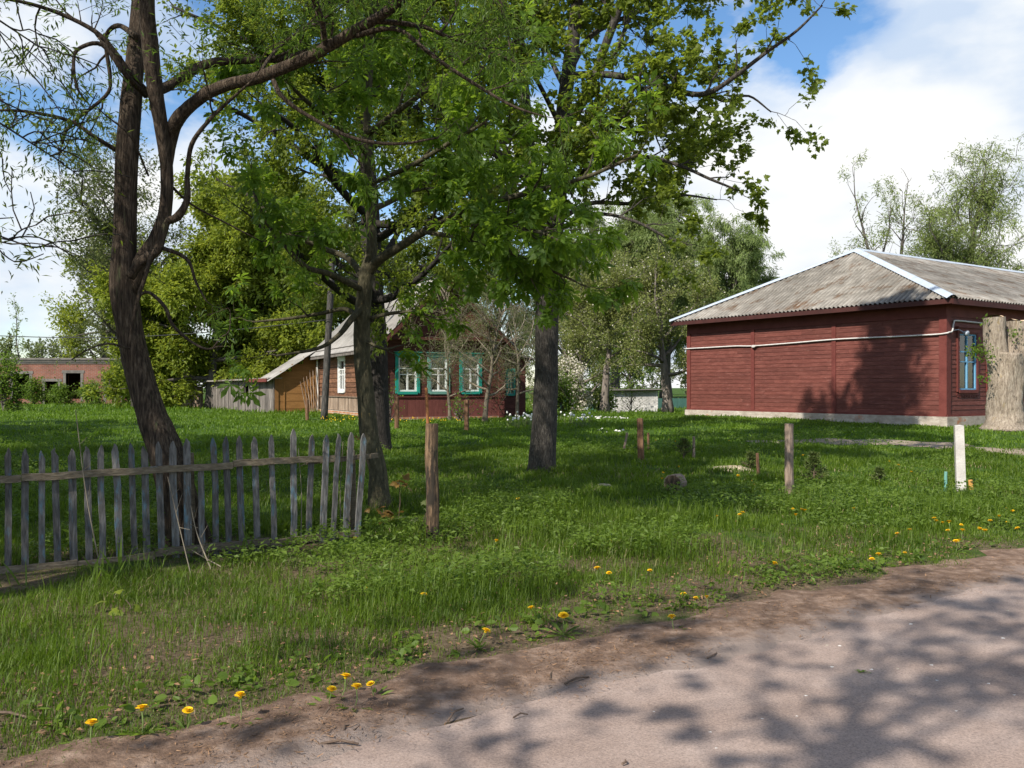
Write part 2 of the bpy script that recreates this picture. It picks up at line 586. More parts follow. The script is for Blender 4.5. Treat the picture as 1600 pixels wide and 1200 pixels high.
M['teal_pale'] = mat_noise('teal_pale', [(.25, (.10, .26, .22)), (.75, (.18, .36, .30))], 5, (1, 1, 1), .7, .2, var=.1)
M['white_paint'] = mat_noise('white_paint', [(.25, (.60, .60, .58)), (.75, (.80, .80, .78))], 6, (1, 1, 1), .6, .2, var=.05)
M['blue_paint'] = mat_noise('blue_paint', [(.25, (.10, .28, .46)), (.75, (.20, .42, .60))], 5, (1, 1, 1), .6, .2, var=.1)
M['curtain'] = mat_noise('curtain', [(.25, (.62, .66, .66)), (.75, (.78, .80, .80))], 6, (1, 1, 1), .9, .1, var=.1)
M['curtain_dim'] = mat_noise('curtain_dim', [(.25, (.10, .13, .10)), (.75, (.18, .21, .17))], 6, (8, 8, 1), .9, .1, var=.1)
M['glass'] = mat_glass('glass')
M['cable'] = mat_noise('cable', [(.25, (.50, .47, .45)), (.75, (.68, .65, .62))], 9, rough=.6, bump=.1, var=.05)
M['cable_black'] = mat_noise('cable_black', [(.25, (.02, .02, .02)), (.75, (.04, .04, .04))], 9, rough=.6, bump=.1, var=.05)
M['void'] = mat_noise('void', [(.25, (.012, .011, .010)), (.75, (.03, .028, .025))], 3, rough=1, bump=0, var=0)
M['picket'] = mat_noise('picket', [(.25, (.045, .041, .038)), (.5, (.125, .116, .108)), (.75, (.25, .237, .222))], 14, (3, 3, .5), .95, .7, var=.3,
                        patch=((.12, .20, .245), 3.0, .54, .66, (4, 4, 1.3)))
M['picket_rail'] = mat_noise('picket_rail', [(.25, (.07, .055, .036)), (.5, (.16, .125, .085)), (.75, (.27, .22, .155))], 12, (1, 1, 4), .95, .7, var=.2,
                             patch=((.17, .27, .31), 2.0, .62, .70, (2, 2, 4)))
M['post_old'] = mat_noise('post_old', [(.25, (.045, .030, .020)), (.5, (.15, .095, .055)), (.75, (.34, .22, .13))], 10, (4, 4, .45), .95, .9, var=.1, patch=((.035, .027, .02), 2.6, .42, .54, (3, 3, .9)), patch2=((.05, .06, .03), 3.5, .60, .7))
M['post_brown'] = mat_noise('post_brown', [(.25, (.07, .035, .02)), (.5, (.15, .08, .045)), (.75, (.25, .15, .09))], 10, (4, 4, .5), .95, .7, var=.1)
M['post_pale'] = mat_noise('post_pale', [(.25, (.12, .085, .065)), (.5, (.26, .19, .145)), (.75, (.40, .31, .25))], 10, (4, 4, .5), .95, .6, var=.1)  # paler, greyer wood than the brown posts
M['pole_black'] = mat_noise('pole_black', [(.25, (.015, .014, .014)), (.5, (.06, .055, .05)), (.75, (.17, .155, .14))], 8, (4, 4, .5), .95, .7, var=.05)
M['pine_pole'] = mat_noise('pine_pole', [(.25, (.22, .08, .03)), (.75, (.42, .19, .08))], 8, (4, 4, .8), .9, .6, var=.1)
M['stone'] = mat_noise('stone', [(.25, (.26, .22, .17)), (.75, (.50, .44, .36))], 14, rough=.95, bump=.8, var=.1)
M['stone_white'] = mat_noise('stone_white', [(.25, (.50, .48, .45)), (.75, (.78, .76, .72))], 12, rough=.9, bump=.6, var=.1)
M['stake_orange'] = mat_noise('stake_orange', [(.25, (.48, .24, .06)), (.75, (.62, .34, .10))], 8, rough=.8, bump=.3, var=.05)
M['sand'] = mat_noise('sand', [(.25, (.34, .27, .18)), (.75, (.52, .44, .33))], 9, rough=1, bump=.8, var=0)
M['stick'] = mat_noise('stick', [(.25, (.06, .04, .03)), (.75, (.2, .14, .10))], 20, rough=.95, bump=.6, var=.3)


# ground materials ----------------------------------------------------------------
def mat_ground():
    m, t = new_mat('ground_soil')
    L = t.links.new
    tc = N(t, 'ShaderNodeTexCoord')
    a = N(t, 'ShaderNodeTexNoise', i_Scale=.9, i_Detail=8.0, i_Roughness=.65)
    b = N(t, 'ShaderNodeTexNoise', i_Scale=22.0, i_Detail=8.0, i_Roughness=.75)
    L(tc.outputs['Object'], a.inputs['Vector'])
    L(tc.outputs['Object'], b.inputs['Vector'])
    soil = ramp(t, [(.3, (.055, .040, .024)), (.5, (.12, .088, .055)), (.72, (.25, .19, .13))])
    L(b.outputs['Fac'], soil.inputs[0])
    moss = ramp(t, [(.3, (.022, .050, .008)), (.5, (.045, .088, .013)), (.7, (.08, .12, .025))])
    L(b.outputs['Fac'], moss.inputs[0])
    s = N(t, 'ShaderNodeSeparateXYZ')
    L(tc.outputs['Object'], s.inputs[0])
    far = N(t, 'ShaderNodeMapRange')
    far.inputs['From Min'].default_value = 7
    far.inputs['From Max'].default_value = 14
    far.inputs['To Min'].default_value = -.05
    far.inputs['To Max'].default_value = .33
    L(s.outputs[1], far.inputs[0])
    f = math_n(t, 'ADD', a.outputs['Fac'], far.outputs[0])
    fr = ramp(t, [(.5, (0, 0, 0)), (.64, (1, 1, 1))])
    L(f, fr.inputs[0])
    mx = N(t, 'ShaderNodeMix', data_type='RGBA')
    L(fr.outputs[0], mx.inputs[0])
    L(soil.outputs[0], mx.inputs[6])
    L(moss.outputs[0], mx.inputs[7])
    p = N(t, 'ShaderNodeBsdfPrincipled', i_Roughness=1.0)
    p.inputs['Specular IOR Level'].default_value = .1
    L(mx.outputs[2], p.inputs['Base Color'])
    bn = N(t, 'ShaderNodeBump', i_Strength=.8, i_Distance=.03)
    L(b.outputs['Fac'], bn.inputs['Height'])
    L(bn.outputs[0], p.inputs['Normal'])
    o = N(t, 'ShaderNodeOutputMaterial')
    L(p.outputs[0], o.inputs[0])
    return m


def mat_road():
    m, t = new_mat('road_asphalt')
    L = t.links.new
    tc = N(t, 'ShaderNodeTexCoord')
    a = N(t, 'ShaderNodeTexNoise', i_Scale=1.1, i_Detail=7.0, i_Roughness=.6)
    b = N(t, 'ShaderNodeTexNoise', i_Scale=90.0, i_Detail=5.0, i_Roughness=.8)
    v = N(t, 'ShaderNodeTexVoronoi', i_Scale=85.0)
    for k in (a, b, v):
        L(tc.outputs['Object'], k.inputs['Vector'])
    c = ramp(t, [(.3, (.235, .172, .142)), (.5, (.305, .232, .196)), (.7, (.365, .288, .25))])
    L(a.outputs['Fac'], c.inputs[0])
    g = ramp(t, [(.34, (.25, .23, .22)), (.47, (.9, .9, .9)), (.56, (1.1, 1.1, 1.1)), (.66, (1.7, 1.65, 1.6))])
    L(b.outputs['Fac'], g.inputs[0])
    mx = N(t, 'ShaderNodeMix', data_type='RGBA', blend_type='MULTIPLY')
    mx.inputs[0].default_value = .6
    L(c.outputs[0], mx.inputs[6])
    L(g.outputs[0], mx.inputs[7])
    sp = ramp(t, [(.0, (1, 1, 1)), (.09, (1, 1, 1)), (.14, (0, 0, 0))])
    sel = N(t, 'ShaderNodeSeparateColor')
    L(v.outputs['Color'], sel.inputs[0])
    L(v.outputs['Distance'], sp.inputs[0])
    gate = math_n(t, 'MULTIPLY', sp.outputs[0], math_n(t, 'GREATER_THAN', sel.outputs[0], .8))
    mx2 = N(t, 'ShaderNodeMix', data_type='RGBA')
    L(gate, mx2.inputs[0])
    L(mx.outputs[2], mx2.inputs[6])
    L(v.outputs['Color'], mx2.inputs[7])
    hs = N(t, 'ShaderNodeHueSaturation', i_Saturation=.12, i_Value=.55)
    L(v.outputs['Color'], hs.inputs['Color'])
    L(hs.outputs[0], mx2.inputs[7])
    p = N(t, 'ShaderNodeBsdfPrincipled', i_Roughness=.9)
    p.inputs['Specular IOR Level'].default_value = .2
    L(mx2.outputs[2], p.inputs['Base Color'])
    bn = N(t, 'ShaderNodeBump', i_Strength=.35, i_Distance=.008)
    L(b.outputs['Fac'], bn.inputs['Height'])
    L(bn.outputs[0], p.inputs['Normal'])
    o = N(t, 'ShaderNodeOutputMaterial')
    L(p.outputs[0], o.inputs[0])
    return m


M['ground'] = mat_ground()
M['road'] = mat_road()


def mat_verge():
    """earth and needle litter, dusted over with road grit towards the asphalt"""
    m = mat_noise('verge', [(.28, (.080, .045, .028)), (.5, (.19, .122, .084)), (.72, (.36, .255, .19))], 9, (1, 1, 1), 1, 1.0, bscale=35, var=0, detail=9,
                  patch=((.12, .075, .052), 2.2, .5, .65))
    t = m.node_tree
    L = t.links.new
    p = next(n for n in t.nodes if n.type == 'BSDF_PRINCIPLED')
    src = p.inputs['Base Color'].links[0].from_socket
    tc = N(t, 'ShaderNodeTexCoord')
    d = N(t, 'ShaderNodeVectorMath', operation='DOT_PRODUCT')
    d.inputs[1].default_value = (RN[0], RN[1], 0)
    L(tc.outputs['Object'], d.inputs[0])
    n = N(t, 'ShaderNodeTexNoise', i_Scale=2.6, i_Detail=8.0, i_Roughness=.7)
    L(tc.outputs['Object'], n.inputs['Vector'])
    v = math_n(t, 'ADD', d.outputs['Value'], math_n(t, 'MULTIPLY', math_n(t, 'SUBTRACT', n.outputs['Fac'], .5), 1.1))
    mr = N(t, 'ShaderNodeMapRange', interpolation_type='SMOOTHSTEP')
    mr.inputs['From Min'].default_value = 3.98
    mr.inputs['From Max'].default_value = 3.62
    L(v, mr.inputs[0])
    mx = N(t, 'ShaderNodeMix', data_type='RGBA')
    L(mr.outputs[0], mx.inputs[0])
    L(src, mx.inputs[6])
    mx.inputs[7].default_value = (.27, .21, .178, 1)
    L(mx.outputs[2], p.inputs['Base Color'])
    return m


M['verge'] = mat_verge()
M['path'] = mat_noise('path', [(.28, (.16, .12, .085)), (.72, (.33, .27, .2))], 6, (1, 1, 1), 1, .8, var=0)

# ------------------------------------------------------------------ ground, road, verge
def build_ground():
    s = np.linspace(-1, 1, 221)
    xs = np.sinh(s * 6.0) / np.sinh(6.0) * 1800
    ys = np.concatenate([[-900, -300, -120, -60, -30, -15, -8, -3], np.linspace(0, 70, 230), 70 + np.geomspace(.6, 1900, 30)])
    X, Y = np.meshgrid(xs, ys, indexing='ij')
    Z = ground(X, Y)
    n, m = X.shape
    mb = MB()
    i = np.arange(n - 1)[:, None] * m + np.arange(m - 1)[None]
    q = np.stack([i, i + m, i + m + 1, i + 1], -1).reshape(-1, 4)
    mb.add(np.stack([X, Y, Z], -1).reshape(-1, 3), q)
    o = mb.build('ground', M['ground'], smooth=True)
    tag(o, 'uneven grassy ground of the village yard rising gently to the houses', 'ground', kind='structure')

    def strip(name, inner, outer, dz, mat, label, cat, wob_in, wob_out, seed):
        mb = MB()
        us = np.concatenate([np.linspace(-300, -14, 40), np.linspace(-13.9, 30, 500), np.linspace(31, 300, 40)])
        k = 40 if name == 'dirt_verge' else 14
        ii = inner + wob_in * (noise2(us, us * 0, 1.3, seed) - .5) + wob_in * .6 * (noise2(us, us * 0, 5, seed + 1) - .5)
        oo = outer + wob_out * (noise2(us, us * 0, 1.1, seed + 2) - .5) + wob_out * .7 * (noise2(us, us * 0, 4, seed + 3) - .5)
        f = np.linspace(0, 1, k)[None]
        nn = ii[:, None] * (1 - f) + oo[:, None] * f
        X = us[:, None] * RD[0] + nn * RN[0]
        Y = us[:, None] * RD[1] + nn * RN[1]
        Z = ground(X, Y) + dz
        if name == 'dirt_verge':
            Z = Z - .012 * (1 - np.clip(f / .25, 0, 1)) - .03 * np.clip((f - .85) / .15, 0, 1)
        if name == 'dirt_verge':
            Z = Z + .022 * noise2(X, Y, 3, 11) * np.sin(np.pi * np.clip(f, 0, 1)) + .012 * (noise2(X, Y, 11, 12) - .3) * np.clip(f * 5, .5, 1)
        m = k
        i = np.arange(len(us) - 1)[:, None] * m + np.arange(m - 1)[None]
        q = np.stack([i, i + m, i + m + 1, i + 1], -1).reshape(-1, 4)
        mb.add(np.stack([X, Y, Z], -1).reshape(-1, 3), q)
        return tag(mb.build(name, mat, smooth=True), label, cat, kind='structure')
    strip('road', -2.6, 3.72, .004, M['road'], 'worn pinkish grey asphalt lane in the foreground', 'road', .25, .10, 20)
    strip('dirt_verge', 3.62, 4.55, .010, M['verge'], 'brown dirt verge with litter between lane and grass', 'verge', .16, .34, 30)
    # foot path past the red building
    pts = [G(1165, 690), G(1300, 689), G(1400, 692), G(1470, 695), G(1530, 701), G(1600, 708), G(1700, 716)]
    pts = np.array(pts)
    tt = np.linspace(0, len(pts) - 1, 80)
    c = np.stack([np.interp(tt, range(len(pts)), pts[:, k]) for k in range(2)], -1)
    tan = np.gradient(c, axis=0)
    tan /= np.linalg.norm(tan, axis=1)[:, None]
    nr = np.stack([-tan[:, 1], tan[:, 0]], -1)
    w = .28 + .25 * noise2(tt, tt, 1.1, 5) + .3 * tt / tt.max()
    rows = []
    for a in (-1, -.5, 0, .5, 1):
        xy = c + nr * (w * a)[:, None]
        rows.append(np.column_stack([xy, ground(xy[:, 0], xy[:, 1]) + .02 - .012 * abs(a)]))
    V = np.stack(rows, 1).reshape(-1, 3)
    i = np.arange(79)[:, None] * 5 + np.arange(4)[None]
    mb = MB()
    mb.add(V, np.stack([i, i + 5, i + 6, i + 1], -1).reshape(-1, 4))
    tag(mb.build('path', M['path'], smooth=True), 'narrow trodden earth path across the grass by the red building', 'path', kind='structure')
    return c


PATH = build_ground()

# ------------------------------------------------------------------ building helpers
def v3(xy, z):
    return np.array([xy[0], xy[1], z])


def clap(mb, O, d, n, L, z0, z1, bh, holes=(), depth=.1, vertical=False, lap=.018, top=None, blen=4.0, s_start=0.0):
    """lapped or vertical boards on the wall O + s*d, outward normal n; top(s) gives a sloping top"""
    O, d, n = np.asarray(O, float), np.asarray(d, float), np.asarray(n, float)
    up = np.array([0, 0, 1.0])
    d3, n3 = np.array([d[0], d[1], 0]), np.array([n[0], n[1], 0])

    def piece(s0, s1, a0, a1, b0, b1, o0, o1):
        base = np.array([O[0], O[1], 0])
        v = []
        for off in (-depth, None):
            for (s, z, oo) in ((s0, a0, o0), (s1, b0, o0), (s1, b1, o1), (s0, a1, o1)):
                v.append(base + d3 * s + up * z + n3 * (oo if off is None else off))
        f = [(4, 5, 6, 7), (3, 2, 1, 0), (0, 1, 5, 4), (1, 2, 6, 5), (2, 3, 7, 6), (3, 0, 4, 7)]
        if np.dot(np.cross(d3, up), n3) < 0:
            f = [k[::-1] for k in f]
        mb.add(v, f, rnd=float(rng.random()))
    if not vertical:
        k = 0
        z = z0
        while z < z1 - .005:
            ze = min(z + bh, z1)
            zc = (z + ze) / 2
            a, b = s_start, L
            if top is not None:
                ss = np.linspace(s_start, L, 200)
                ok = np.array([top(q) for q in ss]) > zc
                if not ok.any():
                    break
                a, b = ss[ok].min(), ss[ok].max()
            segs = [(a, b)]
            for (h0, h1, hz0, hz1) in holes:
                if hz0 < zc < hz1:
                    ns = []
                    for (a, b) in segs:
                        if h1 <= a or h0 >= b:
                            ns.append((a, b))
                        else:
                            if h0 > a:
                                ns.append((a, h0))
                            if h1 < b:
                                ns.append((h1, b))
                    segs = ns
            for (a, b) in segs:
                s = a
                first = True
                while s < b - .01:
                    e = min(b, s + blen * (.5 + rng.random()) if first else s + blen * (.8 + .4 * rng.random()))
                    if b - e < .4:
                        e = b
                    j = .003 * rng.random()
                    piece(s + (.002 if s > a else 0), e, z, ze, z, ze, lap + j, .004)
                    s = e
                    first = False
            z = ze
            k += 1
    else:
        s = s_start
        while s < L - .01:
            e = min(L, s + bh * (.8 + .4 * rng.random()))
            zr = [(z0, None)]
            hz = [h for h in holes if h[0] < (s + e) / 2 < h[1]]
            t0 = top(s) if top else z1
            t1 = top(e) if top else z1
            j = .004 + lap * rng.random()
            if hz:
                piece(s + .004, e, z0, hz[0][2], z0, hz[0][2], j, j)
                piece(s + .004, e, hz[0][3], t0, hz[0][3], t1, j, j)
            else:
                piece(s + .004, e, z0 + (.03 * rng.random() if lap > .015 else 0), t0, z0, t1, j, j)
            s = e


def bar(mb, O, d, n, s0, s1, z0, z1, o0, o1, rnd=None):
    O = np.array([O[0], O[1], 0.0])
    d3, n3 = np.array([d[0], d[1], 0]), np.array([n[0], n[1], 0])
    mb.obox(O + d3 * s0 + n3 * o0 + np.array([0, 0, z0]), d3 * (s1 - s0), n3 * (o1 - o0), (0, 0, z1 - z0), rnd)


def window(root, O, d, n, s0, s1, z0, z1, fmat, cmat, cw=.13, layout='house', curtain='curtain_dim', ctop=.2, fb=.05, crest=False, casing=True, label=None):
    """window frame (part) with pane, casing, sill and curtain as sub-parts; s0..z1 is the opening"""
    f = MB()
    w = s1 - s0
    h = z1 - z0
    bar(f, O, d, n, s0, s0 + fb, z0, z1, -.06, .012)
    bar(f, O, d, n, s1 - fb, s1, z0, z1, -.06, .012)
    bar(f, O, d, n, s0 + fb, s1 - fb, z0, z0 + fb, -.06, .012)
    bar(f, O, d, n, s0 + fb, s1 - fb, z1 - fb, z1, -.06, .012)
    zt = z0 + h * .68
    bar(f, O, d, n, s0 + fb, s1 - fb, zt - .02, zt + .02, -.055, .008)
    sm = (s0 + s1) / 2
    bar(f, O, d, n, sm - .03, sm + .03, z0 + fb, zt - .02, -.055, .009)
    zv = z0 + h * .50
    bar(f, O, d, n, s0 + fb, sm - .03, zv - .016, zv + .016, -.05, .006)
    bar(f, O, d, n, sm + .03, s1 - fb, zv - .016, zv + .016, -.05, .006)
    if layout == 'hall':
        bar(f, O, d, n, sm - .02, sm + .02, zt + .02, z1 - fb, -.05, .006)
    win = f.build('window', M[fmat], root)
    if label:
        win['label'] = label
    g = MB()
    bar(g, O, d, n, s0 + fb * .5, s1 - fb * .5, z0 + fb * .5, z1 - fb * .5, -.038, -.030)
    g.build('pane', M['glass'], win)
    c = MB()
    ns = 60
    ss = np.linspace(s0 + .01, s1 - .01, ns)
    o = np.array([O[0], O[1], 0.0])
    d3, n3 = np.array([d[0], d[1], 0]), np.array([n[0], n[1], 0])
    for half in ((0, .46), (.54, 1.0)):
        k0, k1 = int(half[0] * ns), int(half[1] * ns)
        sub = ss[k0:k1]
        wave = -.13 + .018 * np.sin(sub * 60) + .008 * np.sin(sub * 137)
        lo = np.array([o + d3 * a + n3 * b + np.array([0, 0, z0 + h * ctop]) for a, b in zip(sub, wave)])
        hi = np.array([o + d3 * a + n3 * b + np.array([0, 0, z1]) for a, b in zip(sub, wave)])
        m = len(sub)
        i = np.arange(m - 1)
        c.add(np.vstack([lo, hi]), np.stack([i, i + 1, i + 1 + m, i + m], -1))
    c.build('curtain', M[curtain], win)
    if casing:
        k = MB()
        bar(k, O, d, n, s0 - cw, s0, z0 - cw * .6, z1 + cw * .4, 0.0, .05)
        bar(k, O, d, n, s1, s1 + cw, z0 - cw * .6, z1 + cw * .4, 0.0, .05)
        bar(k, O, d, n, s0 - cw - .02, s1 + cw + .02, z1 + cw * .4, z1 + cw * 1.6, 0.0, .065)
        bar(k, O, d, n, s0, s1, z1, z1 + cw * .4 - .001, 0.0, .045)
        if crest:
            bar(k, O, d, n, s0 - cw - .06, s1 + cw + .06, z1 + cw * 1.6, z1 + cw * 1.6 + .035, 0.0, .12)
        k.build('casing', M[cmat], win)
        s = MB()
        bar(s, O, d, n, s0 - cw * .2, s1 + cw * .2, z0 - cw * .9, z0 - .002, 0.0, .075)
        if layout == 'hall':   # scalloped apron board under the sill
            bar(s, O, d, n, s0 - cw, s1 + cw, z0 - .17, z0 - cw * .92, 0.0, .03)
            m = 9
            for q in range(m):
                a = s0 - cw + (w + 2 * cw) * (q + .15) / m
                bar(s, O, d, n, a, a + (w + 2 * cw) / m * .7, z0 - .22 - .02 * (q % 2), z0 - .171, 0.0, .028)
        s.build('sill', M[cmat], win)
    return win


def corrugated(mb, e0, e1, apex0, apex1, d0, d1, period=.17, amp=.034, rows=6, W=None, lift=0.0, sagseed=0):
    """roof face from eave e0-e1 up to ridge apex0-apex1; d0,d1 = eave distance at which the ridge begins / ends"""
    e0, e1, apex0, apex1 = (np.asarray(k, float) for k in (e0, e1, apex0, apex1))
    W = np.linalg.norm(e1 - e0)
    ud = (e1 - e0) / W
    nu = int(W / period * 6)
    us = np.linspace(0, W, nu)
    slope = (apex0 - (e0 + ud * np.dot(apex0 - e0, ud)))
    nrm = np.cross(ud, slope)
    nrm /= np.linalg.norm(nrm)
    if nrm[2] < 0:
        nrm = -nrm
    t = np.minimum(np.minimum(us / d0 if d0 > 0 else 9e9 * np.ones(nu), (W - us) / d1 if d1 > 0 else 9e9 * np.ones(nu)), 1.0)
    V = []
    prev = None
    for r in range(rows):
        for (f, dz) in ((r / rows, .012), ((r + 1) / rows, 0.0)):
            tt = np.minimum(f, t)
            p = e0[None] + ud[None] * us[:, None] + slope[None] * tt[:, None]
            col = np.floor(us / (period * 7))
            jit = np.array([np.sin(c * 12.9 + r * 4.1 + sagseed) for c in col]) * .006
            p = p + nrm[None] * (amp * np.sin(2 * np.pi * us / period) + dz + jit + lift)[:, None]
            V.append(p)
    m = len(V)
    V = np.array(V)
    i = np.arange(m - 1)[:, None] * nu + np.arange(nu - 1)[None]
    q = np.stack([i, i + 1, i + 1 + nu, i + nu], -1).reshape(-1, 4)
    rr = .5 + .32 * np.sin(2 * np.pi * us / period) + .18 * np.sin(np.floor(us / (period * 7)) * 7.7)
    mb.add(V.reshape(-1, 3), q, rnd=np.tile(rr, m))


# ------------------------------------------------------------------ red hall on the right
def red_hall():
    C = np.array([13.08, 27.0])
    dl = np.array([-0.559, 0.829])
    nl = np.array([-0.829, -0.559])
    dr = np.array([0.829, 0.559])
    nr = np.array([0.559, -0.829])
    LL, LR = 10.77, 19.0
    zb, zs, ze = .79, 3.76, 4.22
    root = thing('wooden_hall', v3(C, .43), 'long dark red clapboard building with grey corrugated hip roof on whitewashed footing', 'building')
    mb = MB()
    clap(mb, C, dl, nl, LL, zb, zs, .14, lap=.015)
    mb.build('side_wall', M['paint_red'], root)
    wins = []
    s = .66
    while s + 1.0 < LR:
        wins.append((s, s + 1.0))
        s += 1.69
    mb = MB()
    clap(mb, C, dr, nr, LR, zb, zs, .14, lap=.015, holes=[(a, b, 1.54, 3.26) for a, b in wins])
    mb.build('front_wall', M['paint_red'], root)
    mb = MB()
    C2 = C + dl * LL
    clap(mb, C2, dr, -nr, LR, zb, zs, .155)
    C3 = C + dr * LR
    clap(mb, C3, dl, -nl, LL, zb, zs, .155)
    mb.build('rear_wall', M['paint_red'], root)
    # frieze boards under the eave, corner boards, battens
    mb = MB()
    bar(mb, C, dl, nl, -.03, LL + .03, zs, ze, -.1, .035)
    bar(mb, C, dr, nr, .0, LR, zs, ze, -.1, .033)
    bar(mb, C2, dr, -nr, 0, LR, zs, ze, -.1, .03)
    bar(mb, C3, dl, -nl, 0, LL, zs, ze, -.1, .03)
    mb.build('frieze', M['paint_red_trim'], root)
    for (O, d, n, a, b) in ((C, dl, nl, -.045, .20), (C, dr, nr, -.02, .20), (C, dl, nl, LL - .16, LL + .03), (C2, dr, -nr, 0, .18)):
        mb = MB()
        bar(mb, O, d, n, a, b, zb - .02, zs - .002, -.09, .046 if d is dl else .043)
        mb.build('corner_board', M['paint_red_trim'], root)
    for sx in (3.85, 7.35):
        mb = MB()
        bar(mb, C, dl, nl, sx, sx + .16, zb, zs - .002, .0, .042)
        mb.build('batten', M['paint_red_trim'], root)
    mb = MB()
    bar(mb, C, dl, nl, -.03, LL + .03, zb - .06, zb - .002, -.05, .06)
    bar(mb, C, dr, nr, -.03, LR, zb - .06, zb - .002, -.05, .06)
    mb.build('skirting', M['paint_red_trim'], root)
    mb = MB()
    bar(mb, C, dl, nl, -.09, LL + .09, -.4, zb - .062, -.3, .09, .5)
    bar(mb, C, dr, nr, .28, LR, -.4, zb - .064, -.3, .085, .5)
    bar(mb, C2, dr, -nr, 0, LR, -.4, zb, -.3, .05, .5)
    bar(mb, C3, dl, -nl, 0, LL, -.4, zb, -.3, .05, .5)
    mb.build('footing', M['whitewash'], root)
    # roof
    ov = .5
    zr0 = ze + .03
    Ea = C + nl * ov + nr * ov
    Eb = C + dl * LL + nl * ov - nr * ov
    Ec = C + dr * (LR) - nl * ov + nr * ov
    Ed = C + dl * LL + dr * LR - nl * ov - nr * ov
    W = LL + 2 * ov
    din = 3.85
    mid = (Ea + Eb) / 2
    A = v3(mid + dr * din, 6.72)
    Bp = v3(mid + dr * (LR + 2 * ov - din), 6.72)
    LT = LR + 2 * ov
    rf = MB()
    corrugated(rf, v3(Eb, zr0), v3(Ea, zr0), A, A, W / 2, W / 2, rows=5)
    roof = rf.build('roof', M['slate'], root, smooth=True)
    rf = MB()
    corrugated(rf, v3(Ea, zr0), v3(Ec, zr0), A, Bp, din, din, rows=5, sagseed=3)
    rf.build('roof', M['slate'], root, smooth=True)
    rf = MB()
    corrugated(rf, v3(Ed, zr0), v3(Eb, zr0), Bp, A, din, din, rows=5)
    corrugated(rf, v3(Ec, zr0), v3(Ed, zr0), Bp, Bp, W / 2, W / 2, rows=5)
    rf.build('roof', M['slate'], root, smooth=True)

    def cap(p0, p1, w=.17):
        mb = MB()
        p0, p1 = np.asarray(p0), np.asarray(p1)
        ax = (p1 - p0) / np.linalg.norm(p1 - p0)
        side = np.cross(ax, (0, 0, 1))
        side /= np.linalg.norm(side)
        up = np.cross(side, ax)
        n = 8
        P_ = []
        for i in range(n + 1):
            b = p0 + (p1 - p0) * i / n
            for (x, z) in ((-w, -.035), (-w * .4, .05), (0, .075), (w * .4, .05), (w, -.035)):
                P_.append(b + side * x * (1 + .06 * rng.random()) + up * (z + .01 * rng.random()))
        i = np.arange(n)[:, None] * 5 + np.arange(4)[None]
        mb.add(P_, np.stack([i, i + 5, i + 6, i + 1], -1).reshape(-1, 4))
        mb.build('ridge_cap', M['tin'], roof, smooth=True)
    cap(v3(Ea, zr0 + .02), A)
    cap(v3(Eb, zr0 + .02), A)
    cap(A, Bp)
    # soffit, fascia
    mb = MB()
    bar(mb, C, dl, nl, -ov + .03, LL + ov - .03, ze + .001, ze + .025, -.15, ov - .035)
    bar(mb, C, dr, nr, .0, LR + ov, ze - .004, ze + .022, -.15, ov - .035)
    mb.build('soffit', M['paint_dark'], root)
    mb = MB()
    bar(mb, C, dl, nl, -ov + .02, LL + ov - .02, ze - .13, ze + .012, ov - .034, ov - .004)
    bar(mb, C, dr, nr, -ov + .02, LR + ov, ze - .15, ze + .010, ov - .034, ov - .004)
    mb.build('fascia', M['paint_dark'], root)
    for i, (a, b) in enumerate(wins):
        window(root, C, dr, nr, a, b, 1.54, 3.26, 'blue_paint', 'paint_red_trim', cw=.11, layout='hall', curtain='curtain', ctop=.02, fb=.045, crest=True)
    # cable on the side wall and round the corner
    pts = []
    seq = [(1071, 545, 'l'), (1110, 543, 'l'), (1150, 541, 'l'), (1180, 540.5, 'l'), (1240, 536, 'l'), (1312, 530, 'l'), (1400, 526, 'l'), (1462, 523, 'l')]
    for (x, y, _) in seq:
        k = (x - CX) / F
        s = (k * C[1] - C[0]) / (dl[0] - k * dl[1])
        Yd = C[1] + s * dl[1]
        z = CAMZ - (y - HY) / F * Yd
        pts.append(v3(C + dl * s + nl * .065, z + .012 * (rng.random() - .5)))
    zc = pts[-1][2]
    pts.append(v3(C + nl * .07 + nr * .03, zc + .02))
    pts.append(v3(C + nl * .02 + nr * .08 + dr * .05, zc + .05))
    pts.append(v3(C + nr * .07 + dr * .22, zc + .1))
    pts.append(v3(C + nr * .07 + dr * .30, zc + .35))
    pts.append(v3(C + nr * .07 + dr * .5, zc + .42))
    pts.append(v3(C + nr * .07 + dr * 1.9, zc + .40))
    mb = MB()
    mb.tube(smooth(pts, 8), np.full((len(pts) - 1) * 8 + 1, .026), 6)
    k = pts[3]
    for q in range(3):
        mb.tube(smooth([k + dl3(dl) * .12, k + dl3(nl) * .06 + np.array([0, 0, .03 * q - .05]), k - dl3(dl) * (.15 + .05 * q)], 6), np.full(13, .02), 6)
    mb.build('cable', M['cable'], root, smooth=True)
    # lamp by the first window
    mb = MB()
    lp = v3(C + nr * .07 + dr * .3, zc + .12)
    e = v3(C + nr * .16 + dr * .72, zc + .06)
    mb.tube(smooth([lp, lp + (e - lp) * .5 + np.array([0, 0, .05]), e], 6), np.full(13, .012), 6)
    hd = np.array([.45, -.8, -.3])
    hd /= np.linalg.norm(hd)
    mb.tube([e - hd * .06, e, e + hd * .05, e + hd * .11, e + hd * .13], [.02, .045, .075, .085, .06], 12)
    mb.build('wall_lamp', M['tin'], root, smooth=True)


def dl3(d):
    return np.array([d[0], d[1], 0.0])


